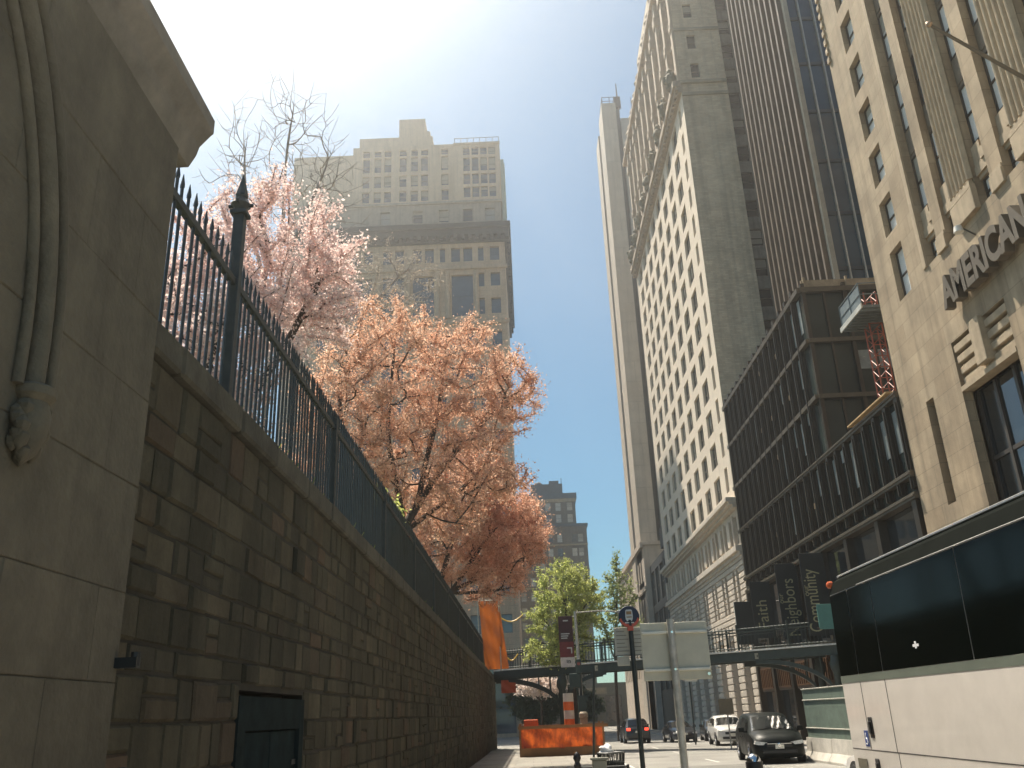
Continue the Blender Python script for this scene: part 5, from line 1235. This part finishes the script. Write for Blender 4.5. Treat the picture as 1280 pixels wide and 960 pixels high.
def build_bus():
    t = thing('coach', 'large white motor coach with a dark window band at the right edge', 'coach', (5.82, 6.6, ry0(8)))
    X0, X1, Y1, Y0 = 4.5, 7.1, 13.5, -.3; zb = .22-KERB-.05
    wp = paint('coach_white', (.65, .605, .55), .4, .3)
    # body: cross-section swept along Y with a rounded rear corner
    def sec(inset, z0=None):
        a, b = X0+inset, X1-inset
        return [(a+.06, zb), (a, zb+.12), (a, 2.06), (a+.03, 3.2), (a+.10, 3.37), (a+.24, 3.46), (a+.5, 3.5), ((a+b)/2, 3.53), (b-.5, 3.5), (b-.24, 3.46), (b-.10, 3.37), (b-.03, 3.2), (b, 2.06), (b, zb+.12), (b-.06, zb)]
    m = MB(); st = [(Y0, 0), (Y1-.16, 0), (Y1-.08, .02), (Y1-.03, .06), (Y1, .14)]
    n = 15
    for y, i in st: m.v += [(x, y, z) for x, z in sec(i)]
    for k in range(len(st)-1):
        for j in range(n): m.f.append((k*n+j, k*n+(j+1) % n, (k+1)*n+(j+1) % n, (k+1)*n+j))
    m.f.append(tuple(range(n))); m.f.append(tuple((len(st)-1)*n+j for j in range(n)))
    obj('body', m, wp, t, smooth=35)
    coach_glass = glass('coach_glass', (.0015, .003, .0025), rough=.10, wob=.02, spec=.12); coach_glass.node_tree.nodes['Principled BSDF'].inputs['Coat Weight'].default_value = .03
    e = .006
    def sx(z): return X0 if z <= 2.06 else X0+.03*(z-2.06)/1.14
    g = MB(); 
    edges = [Y1-.13, 12.63, 11.75, 9.3, 7.0, 4.7, 2.4, .1]
    for a, b in zip(edges[:-1], edges[1:]):
        p = MB(); q = .008
        p.v += [(sx(2.12)-e, a-q, 2.06), (sx(2.12)-e, b+q, 2.06), (sx(3.2)-e, b+q, 3.19), (sx(3.2)-e, a-q, 3.19)]; p.f.append((0, 1, 2, 3))
        obj('window', p, coach_glass, t)
    b = MB(); b.box(X0-.004, X0-.001, Y0, Y1-.12, 1.96, 2.055); obj('waist_band', b, mat('band_grey_green', (.13, .15, .12), .5, var=.1), t)
    r = MB(); 
    for k, (za, zc, o) in enumerate(((3.2, 3.33, .0),)): pass
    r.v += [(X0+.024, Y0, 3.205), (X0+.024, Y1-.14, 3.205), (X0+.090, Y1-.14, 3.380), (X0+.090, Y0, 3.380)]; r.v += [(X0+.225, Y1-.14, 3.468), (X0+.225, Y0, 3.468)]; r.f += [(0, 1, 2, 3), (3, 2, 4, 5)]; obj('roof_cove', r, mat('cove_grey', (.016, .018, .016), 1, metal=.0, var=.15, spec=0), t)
    r = MB(); r.tube([(X0+.19, Y0, 3.47), (X0+.19, Y1-.15, 3.47)], .02, 6); r.tube([(X0+.02, Y0, 3.20), (X0+.02, 12.2, 3.20)], .012, 5); obj('drip_rail', r, mat('rail_alu', (.5, .5, .48), .35, metal=.7), t)
    l = MB(); l.lathe((X0+.06, Y1-.12, 3.36), [(.055, .03), (.05, -.03), (.02, -.05)], 12, 'x'); obj('marker_lamp', l, mat('amber_lens', (.62, .13, .04), .3), t, smooth=40)
    s = MB()
    w = .006
    for y, z0, z1 in ((12.63, 1.1, 1.96), (11.75, 1.1, 1.96), (6.2, zb+.1, 1.1), (11.72, zb+.1, 1.1), (2.6, zb+.1, 1.96)): s.box(X0-.003, X0+.004, y-w, y+w, z0, z1)
    s.box(X0-.003, X0+.004, Y0, Y1-.16, 1.1-w, 1.1+w)
    obj('panel_seam', s, mat('seam_dark', (.05, .045, .04), .7), t)
    for (y, z, h) in ((12.5, 1.25, .26), (12.48, .78, .22)):
        p = MB(); p.bevbox(X0-.012, X0+.002, y-.07, y+.07, z, z+h, .01); hd = obj('latch_recess', p, mat('latch_black', (.02, .02, .02), .5), t)
        q = MB(); q.bevbox(X0-.03, X0-.010, y-.035, y+.035, z+.05, z+h-.05, .008); obj('latch_handle', q, GRILLE, hd)
    v = MB()
    for k in range(7): v.box(X0-.014, X0-.001, 12.86+.05*k, 12.885+.05*k, .62, .98)
    obj('engine_vent', v, mat('vent_tan', (.22, .20, .15), .6), t)
    d = MB(); d.box(X0-.006, X0-.001, 12.66, 12.80, 1.14, 1.34); do = obj('access_decal', d, mat('decal_blue', (.04, .07, .22), .5), t)
    d = MB(); M = (X0-.009)
    d.lathe((M, 12.745, 1.30), [(.014, 0), (.014, .002)], 8, 'x'); d.tube([(M, 12.745, 1.285), (M, 12.742, 1.24), (M, 12.705, 1.235), (M, 12.69, 1.19)], .008, 4)
    d.tube([(M, 12.73+.035*math.cos(q*.5+.5), 1.21+.042*math.sin(q*.5+.5)) for q in range(2, 11)], .006, 4); obj('wheelchair_mark', d, mat('decal_white', (.75, .75, .75), .5), do)
    d = MB(); d.box(X0+.001, X0+.006, 10.55, 10.72, 2.28, 2.31); d.box(X0+.0, X0+.006, 10.61, 10.66, 2.26, 2.34); obj('small_decal', d, MATS['decal_white'], t)
    h = MB(); h.box(X0-.003, X0+.003, 7.6, 7.62, .8, 1.0); h.box(X0-.003, X0+.003, 8.2, 8.22, .8, 1.0); h.box(X0-.003, X0+.003, 7.62, 8.2, .98, 1.0); h.box(X0-.003, X0+.003, 7.62, 8.2, .8, .82); obj('filler_flap', h, MATS['seam_dark'], t)
    for yw in (10.4, 9.05, 2.0):
        for side in (0, 1):
            x = X0+.02 if side == 0 else X1-.32; wm = MB(); wm.lathe((x, yw, .5-KERB), [(.3, 0), (.5, .01), (.52, .05), (.52, .25), (.5, .29), (.3, .3)], 22, 'x'); wo = obj('wheel', wm, TYRE, t, smooth=40)
            q = MB(); q.lathe((x-.012 if side == 0 else x+.3, yw, .5-KERB), [(.28, 0), (.26, .012), (.1, .012)], 18, 'x'); obj('rim', q, RIM, wo)
def ry0(y): return gz(y)-KERB
build_vehicles()

# ------------------------------------------------------------------ street furniture
def build_furniture():
    pg = mat('pole_green', (.025, .034, .032), .5, var=.2); gal = mat('galvanised', (.48, .46, .40), .5, metal=.3, var=.3, scale=8, streak=.3); signback = mat('sign_back', (.56, .53, .42), .55, metal=.15, var=.14, scale=3, stain=.2)
    # bus stop
    t = thing('bus_stop_sign', 'slim bus stop pole with a round blue bus sign and timetable panels', 'bus stop', (1.50, 13.2, gz(13)))
    m = MB(); m.tube([(1.52, 13.2, gz(13)), (1.50, 13.2, 2.95)], .035, 10); m.tube([(1.52, 13.2, gz(13)), (1.52, 13.2, gz(13)+.25)], .07, 10); obj('pole', m, pg, t, smooth=40)
    m = MB(); m.lathe((1.49, 13.2, 3.0), [(.15, -.02), (.155, -.01), (.155, .01), (.15, .02)], 32, 'y'); so = obj('round_sign', m, mat('sign_navy', (.012, .016, .04), .4), t, smooth=30)
    m = MB(); pts = [(.152*math.cos(q), .152*math.sin(q)) for q in [math.pi*(1.08+.84*k/16) for k in range(17)]]+[(.125*math.cos(q), .125*math.sin(q)+.015) for q in [math.pi*(1.92-.84*k/16) for k in range(17)]]
    m.prism([(1.49+a, 3.0+b) for a, b in pts], 13.172, 13.178, 'y'); m.bevbox(1.45, 1.54, 13.16, 13.19, 2.8, 2.87, .008); obj('red_crescent', m, mat('sign_red', (.5, .09, .05), .45), so)
    m = MB(); 
    m.prism([(1.44, 2.955), (1.54, 2.955), (1.545, 3.01), (1.54, 3.085), (1.525, 3.1), (1.455, 3.1), (1.44, 3.085), (1.435, 3.01)], 13.17, 13.176, 'y'); m.box(1.45, 1.475, 13.17, 13.176, 2.935, 2.955); m.box(1.505, 1.53, 13.17, 13.176, 2.935, 2.955); m.box(1.425, 1.555, 13.17, 13.176, 2.905, 2.92); obj('bus_symbol', m, mat('sign_white', (.55, .55, .52), .5), so)
    m = MB(); m.box(1.452, 1.528, 13.165, 13.169, 3.03, 3.075); m.box(1.452, 1.528, 13.165, 13.169, 2.985, 3.0); obj('bus_symbol_window', m, mat('sign_navy_mark', (.30, .17, .07), .5), so)
    m = MB(); m.bevbox(1.26, 1.70, 13.28, 13.30, 2.46, 2.86, .006); m.bevbox(1.28, 1.46, 13.275, 13.30, 2.32, 2.45, .006); po = obj('timetable_panel', m, mat('panel_cream', (.46, .44, .36), .6, var=.1), t)
    m = MB()
    for k in range(6): m.box(1.29, 1.47-.03*(k % 3), 13.274, 13.279, 2.52+.055*k, 2.53+.055*k); m.box(1.54, 1.68-.03*(k % 2), 13.274, 13.279, 2.52+.055*k, 2.53+.055*k)
    m.box(1.265, 1.695, 13.27, 13.279, 2.455, 2.47); obj('printed_line', m, mat('print_grey', (.2, .19, .16), .7), po)
    # back of a large parking sign
    t = thing('parking_sign', 'blank grey back of a large rectangular sign on a galvanised post', 'sign', (1.33, 8.5, gz(8)))
    m = MB(); m.tube([(1.345, 8.5, gz(8)), (1.345, 8.5, 2.50)], .036, 10); obj('post', m, gal, t, smooth=40)
    m = MB(); m.bevbox(1.06, 1.69, 8.545, 8.555, 1.955, 2.475, .004); obj('sign_plate', m, signback, t)
    m = MB(); m.bevbox(1.07, 1.68, 8.52, 8.545, 2.37, 2.395, .004); obj('stiffener', m, mat('stiffener_grey', (.66, .63, .54), .5, metal=.2), t); m = MB(); m.bevbox(1.07, 1.68, 8.52, 8.545, 2.035, 2.06, .004); obj('stiffener', m, mat('stiffener_grey', (.66, .63, .54), .5, metal=.2), t)
    m = MB(); m.lathe((1.66, 8.53, 2.0), [(.015, -.012), (.015, .012)], 8, 'y'); m.tube([(1.345, 8.46, 2.38), (1.345, 8.56, 2.38)], .012, 6); m.tube([(1.345, 8.46, 2.048), (1.345, 8.56, 2.048)], .012, 6); obj('bolt', m, CHROME, t)
    # bollard
    t = thing('bollard', 'short yellow bollard with a silver dome cap on the pavement edge', 'bollard', (2.36, 10.2, gz(10)))
    m = MB(); m.tube([(2.36, 10.2, gz(10)-KERB), (2.36, 10.2, 1.08)], .085, 16); obj('post', m, mat('bollard_yellow', (.62, .36, .05), .5, var=.2, streak=.2), t, smooth=40)
    m = MB(); m.lathe((2.36, 10.2, 1.08), [(.09, 0), (.092, .06), (.088, .07)], 16); obj('black_collar', m, GRILLE, t, smooth=40)
    m = MB(); m.lathe((2.36, 10.2, 1.15), [(.075, 0), (.07, .03), (.05, .06), (.02, .078), (.001, .08)], 16); obj('cap', m, CHROME, t, smooth=60)
    m = MB(); m.tube([(2.67, 42, gz(42)), (2.93, 42, 3.5)], .05, 8)
    tag(obj('sign_pole', m, pg, smooth=40), 'thin dark bare pole standing just in front of the orange works barrier', 'pole')
    # litter basket with bag, low rail
    y = 20.5
    t = thing('litter_basket', 'black wire litter basket with a white bag bulging out', 'litter bin', (1.68, y, gz(y)))
    m = MB()
    for k in range(20):
        a = 2*math.pi*k/20; m.tube([(1.68+.2*math.cos(a), y+.2*math.sin(a), gz(y)+.05), (1.68+.29*math.cos(a), y+.29*math.sin(a), gz(y)+.98)], .014, 4)
    for z, r in ((.06, .2), (.3, .225), (.55, .25), (.8, .275), (.98, .295)): m.tube([(1.68+r*math.cos(a), y+r*math.sin(a), gz(y)+z) for a in [2*math.pi*k/20 for k in range(21)]], .016, 5)
    m.lathe((1.68, y, gz(y)), [(.17, .05), (.24, .8), (.235, .8), (.16, .06)], 16); obj('basket', m, mat('basket_black', (.015, .02, .018), .5), t)
    m = MB(); rr = random.Random(4); bm = bmesh.new(); bmesh.ops.create_icosphere(bm, subdivisions=3, radius=1)
    for v in bm.verts: v.co = Vector((v.co.x*.15*(1+.25*math.sin(7*v.co.z+3*v.co.x)), v.co.y*.15, v.co.z*.12*(1+.3*math.sin(5*v.co.x+4*v.co.y))))+Vector((1.58, y-.05, gz(y)+1.02))
    m.addbm(bm); bm.free(); tag(obj('plastic_bag', m, mat('bag_white', (.75, .74, .72), .4), smooth=60), 'crumpled white plastic bag on top of the wire litter basket', 'bag')
    t = thing('pavement_rail', 'low black metal rail with a fluted end post beside the litter basket', 'railing', (1.2, 20, gz(20)))
    m = MB(); m.lathe((.92, 20, gz(20)), [(.09, 0), (.09, .1), (.055, .14), (.05, .7), (.08, .78), (.05, .84), (.085, .92), (.06, 1.0), (.01, 1.04)], 10); obj('end_post', m, GRILLE, t, smooth=40)
    m = MB(); m.tube([(.92, 20, .62), (2.0, 20, .62)], .028, 6); m.tube([(.92, 20, .42), (2.0, 20, .42)], .022, 6); m.tube([(1.98, 20, gz(20)), (1.98, 20, .66)], .03, 6); obj('rail', m, GRILLE, t)
    m = MB(); m.bevbox(1.22, 1.52, 19.7, 19.9, gz(20), .78, .02); m.box(1.19, 1.55, 19.67, 19.93, .78, .82); u = tag(obj('utility_cabinet', m, mat('cabinet_grey', (.20, .20, .16), .6, var=.2)), 'short grey utility cabinet in front of the low black rail', 'cabinet')
    # orange mesh barrier round the works
    y = 47; zg = gz(y); t = thing('works_barrier', 'orange plastic mesh stretched round works on the pavement', 'barrier', (1.5, y, zg))
    def net(nm, x0, x1, yq, z0, z1, parent, par_y=True, amp=.05, seed=1):
        m = MB(); nx, nz = 30, 12; rr = random.Random(seed); ph = [rr.uniform(0, 6) for _ in range(4)]
        for i in range(nx+1):
            for j in range(nz+1):
                s, q = i/nx, j/nz; d = amp*(math.sin(9*s+ph[0])*.6+math.sin(23*s+5*q+ph[1])*.4+math.sin(7*q+13*s+ph[2])*.5)
                sag = -.07*abs(math.sin(s*math.pi*3))*q
                a = x0+(x1-x0)*s
                m.v.append((a, yq+d, z0+(z1-z0)*q+sag) if par_y else (yq+d, a, z0+(z1-z0)*q+sag))
        for i in range(nx):
            for j in range(nz): k = i*(nz+1)+j; m.f.append((k, k+1, k+nz+2, k+nz+1))
        return obj(nm, m, leafnet, parent, smooth=80, recalc=False)
    leafnet = leafmat('orange_mesh', (.62, .105, .012), (.62, .105, .012), .42)
    nt = leafnet.node_tree; mixn = [n for n in nt.nodes if n.type == 'MIX'][0]; tcn = nt.nodes.new('ShaderNodeTexCoord'); nz_ = nt.nodes.new('ShaderNodeTexNoise'); mpn = nt.nodes.new('ShaderNodeMapping')
    mpn.inputs['Scale'].default_value = (3.5, 3.5, 1.6); nz_.inputs['Scale'].default_value = 1; nz_.inputs['Detail'].default_value = 7; nz_.inputs['Roughness'].default_value = .7
    nt.links.new(tcn.outputs['Object'], mpn.inputs[0]); nt.links.new(mpn.outputs[0], nz_.inputs['Vector'])
    rmp = nt.nodes.new('ShaderNodeMapRange'); rmp.inputs[1].default_value = .38; rmp.inputs[2].default_value = .62; nt.links.new(nz_.outputs['Fac'], rmp.inputs[0]); nt.links.new(rmp.outputs[0], mixn.inputs['Factor'])
    mixn.inputs['A'].default_value = (.26, .040, .008, 1); mixn.inputs['B'].default_value = (.72, .15, .02, 1)
    x0, x1 = -.62, 3.55
    net('mesh_panel', x0, x1, y, zg+.34, zg+1.42, t, amp=.09, seed=1); net('mesh_panel', y, y+2.6, x0, zg+.1, zg+1.45, t, False, .03, 2); net('mesh_panel', y, y+2.6, x1, zg+.1, zg+1.4, t, False, .03, 3); net('mesh_panel', x0, x1, y+2.6, zg+.12, zg+1.35, t, seed=4)
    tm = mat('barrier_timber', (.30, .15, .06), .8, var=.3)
    for x, yq in ((x0, y), (x1, y), (x0, y+2.6), (x1, y+2.6), (x1-.45, y-.06)):
        m = MB(); m.box(x-.05, x+.05, yq-.05, yq+.05, zg, zg+1.52); obj('timber_post', m, tm, t)
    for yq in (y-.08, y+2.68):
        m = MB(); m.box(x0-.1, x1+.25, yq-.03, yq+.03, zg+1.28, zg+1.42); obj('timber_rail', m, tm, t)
        m = MB(); m.box(x0, x1, yq-.02, yq+.02, zg, zg+.40); obj('unlit_strip', m, tm, t)  # timber-brown strip added to paint the unlit lower edge of the mesh
    m = MB(); m.bevbox(-.42, .32, 48.4, 49.2, zg, zg+1.72, .05); tag(obj('orange_drum', m, mat('barrel_orange', (.72, .12, .02), .5, var=.15)), 'plain orange plastic block at the left end of the works barrier', 'barrier')
    t = thing('steam_stack', 'orange and white striped steam chimney behind the works barrier', 'steam chimney', (1.95, 48.4, zg))
    for k in range(7):
        m = MB(); m.lathe((1.95, 48.4, zg), [(.27, .42*k), (.27, .42*k+.42)], 18); obj('stripe', m, mat('stack_orange', (.72, .15, .03), .5, var=.2) if k % 2 else mat('stack_white', (.62, .58, .5), .5, var=.2), t, smooth=40)
    t = thing('pedestrian_signal', 'dark green signal box on a post beside the striped steam chimney', 'signal', (2.75, 50.5, zg))
    m = MB(); m.tube([(2.75, 50.5, zg), (2.75, 50.5, 3.9)], .07, 8); obj('post', m, pg, t, smooth=40)
    m = MB(); m.bevbox(2.15, 2.75, 50.2, 50.45, 3.0, 3.75, .03); m.bevbox(2.55, 2.85, 50.15, 50.45, 3.75, 4.5, .03); m.box(2.3, 2.6, 50.18, 50.2, 3.3, 3.5); m.bevbox(2.55, 3.0, 50.2, 50.5, .2, 2.6, .04); obj('signal_head', m, mat('signal_green', (.02, .045, .04), .5), t)
    m = MB(); m.lathe((2.7, 50.15, 4.25), [(.09, 0), (.09, -.02)], 12, 'y'); obj('red_lens', m, mat('lens_red', (.3, .04, .03), .3), t)
    m = MB(); m.bevbox(2.55, 2.95, 49.3, 49.5, zg, zg+1.72, .03); m.lathe((2.75, 49.4, zg+1.72), [(.24, 0), (.24, .2), (.16, .3)], 12); tag(obj('parking_meter', m, mat('meter_tan', (.33, .28, .2), .6)), 'squat tan meter box behind the right half of the works barrier', 'meter')
    # lamp post with banner
    y = 52.5; t = thing('street_lamp', 'grey street lamp with a long arm carrying a dark red banner', 'street lamp', (2.85, y, gz(y)))
    m = MB(); m.tube([(2.9, y, gz(y)), (2.88, y, 1), (2.80, y, 7.3)], [.17, .12, .08], 10); m.tube([(2.8, y, 7.22), (4.2, y, 7.28), (5.3, y, 7.18)], .04, 8); obj('pole', m, gal, t, smooth=40)
    m = MB(); m.bevbox(5.25, 6.05, y-.16, y+.16, 7.08, 7.26, .05); obj('lamp_head', m, mat('lamp_grey', (.3, .3, .29), .4, metal=.3), t, smooth=40)
    b = thing('lamp_banner', 'dark maroon vertical banner with white lettering hung on the street lamp', 'banner', (2.3, y, 5.8))
    m = MB(); m.bevbox(1.78, 2.60, y-.02, y+.02, 4.75, 7.05, .008); obj('cloth', m, mat('banner_maroon', (.055, .018, .022), .75, var=.35, scale=1.5), b)
    m = MB(); m.box(1.78, 2.60, y-.03, y-.022, 4.75, 5.6); obj('red_panel', m, mat('banner_red', (.16, .03, .03), .75), b)
    m = MB(); m.box(1.80, 2.62, y-.02, y+.02, 4.2, 4.73); obj('white_panel', m, mat('banner_white', (.62, .58, .52), .75), b)
    m = MB(); m.box(2.05, 2.35, y-.035, y-.03, 6.75, 6.83); obj('banner_heading', m, MATS['sign_white'], b)
    for k, w in enumerate((.5, .42, .36)): m = MB(); m.box(1.9, 1.9+w, y-.035, y-.03, 6.02-.12*k, 6.08-.12*k); obj('text_line', m, MATS['sign_white'], b)
    m = MB(); m.box(2.2, 2.5, y-.035, y-.03, 5.22, 5.29); m.box(2.43, 2.5, y-.035, y-.03, 4.95, 5.22); obj('banner_marking', m, MATS['sign_white'], b)
    m = MB(); m.box(2.15, 2.2, y-.026, y-.02, 4.42, 4.6); m.box(2.24, 2.29, y-.026, y-.02, 4.4, 4.55); m.box(2.24, 2.36, y-.026, y-.02, 4.55, 4.58); m.box(2.33, 2.38, y-.026, y-.02, 4.42, 4.55); obj('crest_marking', m, GRILLE, b)
    m = MB(); m.tube([(1.78, y, 7.02), (2.85, y, 7.02)], .02, 5); m.tube([(1.78, y, 4.75), (2.85, y, 4.75)], .02, 5); obj('banner_arm', m, gal, b)
    # orange netting at the end of the wall
    m = MB(); rr = random.Random(3); nx, nz = 10, 26
    for j in range(nz+1):
        q = j/nz
        xl, xr = -2.72+(-3.05+2.72)*q, -1.26+(-1.80+1.26)*q
        for i in range(nx+1): s = i/nx; m.v.append((xl+(xr-xl)*s, 56+.10*math.sin(11*s+3*q)+.05*math.sin(17*q+5*s), 4.42+4.1*q))
    for j in range(nz):
        for i in range(nx): k = j*(nx+1)+i; m.f.append((k, k+1, k+nx+2, k+nx+1))
    tag(obj('safety_net', m, leafmat('net_orange', (.42, .105, .012), (.42, .105, .012), .4), smooth=80, recalc=False), 'tall hanging orange safety net at the far end of the churchyard wall', 'netting')
    bpy.context.view_layer.update()
    p = MB(); p.tube([(-3.05, 56.05, 4.3), (-3.1, 56.05, 8.7)], .04, 6); p.tube([(-1.75, 56.05, 4.3), (-1.8, 56.05, 8.7)], .04, 6); p.tube([(-3.15, 56.05, 8.55), (-1.7, 56.05, 8.55)], .04, 6); tag(obj('scaffold', p, gal), 'thin scaffold poles holding up the tall orange safety net', 'scaffold')
    m = MB(); nx = 8
    for j in range(9):
        for i in range(nx+1): m.v.append((-1.9+.95*i/nx, 59.8+.05*math.sin(i+j), 3.1+.8*j/8))
    for j in range(8):
        for i in range(nx): k = j*(nx+1)+i; m.f.append((k, k+1, k+nx+2, k+nx+1))
    tag(obj('safety_net', m, leafmat('net_red', (.55, .09, .03), (.55, .09, .03), .5), smooth=80, recalc=False), 'small red mesh panel hung low under the left end of the footbridge', 'netting')
    m = MB()
    for k, (z, xa, xb) in enumerate(((7.7, -1.8, -.3), (5.3, -1.5, -.7))):
        pts = [(xa+(xb-xa)*s/8, 58, z-.35*math.sin(math.pi*s/8)+.1*s/8) for s in range(9)]; m.tube(pts, .05, 5)
    tag(obj('caution_tape', m, mat('tape_yellow', (.6, .38, .03), .5)), 'sagging yellow caution tape beside the orange safety net', 'tape')
    # works fence on jersey barriers along the far kerb
    k = 0; first = None
    prof = [(-.3, 0), (.3, 0), (.3, .08), (.13, .34), (.09, .82), (-.09, .82), (-.13, .34), (-.3, .08)]
    labs = ['farthest', 'second farthest', 'middle', 'second nearest', 'nearest']
    for k in range(6):
        yq = 35.3-3.05*k; xq = 10.75
        o = MB(); o.prism([(xq+a, ry0(yq)+b) for a, b in prof], yq-1.5, yq+1.5, 'y'); 
        tag(obj('jersey_barrier', o, mat('concrete_pale', (.50, .47, .41), .85, var=.2, scale=2, stain=.25)), ('pale concrete barrier beside the minivan, end one of its row' if k == 0 else 'pale concrete barrier in the row behind the coach carrying the green fence'), 'barrier', 'concrete barriers along the far kerb')
    t = thing('works_fence', 'green screened works fence fixed on top of the concrete barriers', 'fence', (10.75, 28, 1))
    m = MB(); y1, y0 = 36.7, 18.6; zt = 2.25
    m.v += [(10.72, y0, ry0(20)+.8), (10.72, y1, ry0(36)+.8), (10.72, y1, zt), (10.72, y0, zt)]; m.f.append((0, 1, 2, 3)); obj('screen', m, mat('screen_green', (.10, .14, .11), .75, var=.25, scale=2), t)
    m = MB(); yq = y1
    while yq > y0: m.tube([(10.78, yq, ry0(yq)+.75), (10.78, yq, zt+.05)], .03, 6); yq -= 3.05
    for z in (zt, 1.85, .85): m.tube([(10.69, y0, z), (10.69, y1, z)], .022, 6)
    obj('fence_tube', m, gal, t)
    m = MB()
    m.v += [(10.75, y1, ry0(36)+.8), (16, 37.6, ry0(36)+.5), (16, 37.6, zt), (10.75, y1, zt)]; m.f.append((0, 1, 2, 3)); obj('end_screen', m, MATS['screen_green'], t)
    # small traffic signs
    t = thing('traffic_sign', 'small brown grey sign board on a thin post beside the white SUV', 'sign', (11, 52, gz(52)))
    m = MB(); m.tube([(10.9, 52, ry0(52)), (10.9, 52, 2.3)], .04, 6); obj('post', m, gal, t); m = MB(); m.box(10.45, 11.25, 51.9, 51.94, 1.35, 2.15); obj('board', m, mat('board_brown', (.22, .18, .12), .7), t)
    t = thing('traffic_sign', 'small white street plate on a pole below the grey sign back', 'sign', (10.3, 60, gz(60)))
    m = MB(); m.tube([(10.35, 60, ry0(60)), (10.35, 60, 3.9)], .05, 6); obj('post', m, pg, t); m = MB(); m.box(10.05, 10.85, 59.9, 59.94, 3.35, 3.7); obj('board', m, PLATE, t)
build_furniture()

# ------------------------------------------------------------------ air
def build_haze():
    m = bpy.data.materials.new('haze_air'); m.use_nodes = True; nt = m.node_tree
    for n in list(nt.nodes): nt.nodes.remove(n)
    o = nt.nodes.new('ShaderNodeOutputMaterial'); v = nt.nodes.new('ShaderNodeVolumePrincipled')
    v.inputs['Color'].default_value = (1, .98, .95, 1); v.inputs['Density'].default_value = .0016; v.inputs['Anisotropy'].default_value = .84
    nt.links.new(v.outputs[0], o.inputs['Volume'])
    b = MB(); b.box(-120, 120, -45, 260, -3, 135); tag(obj('haze', b, m), kind='stuff')
build_haze()
for o in bpy.data.objects:
    if 'wcount' in o.keys(): del o['wcount']
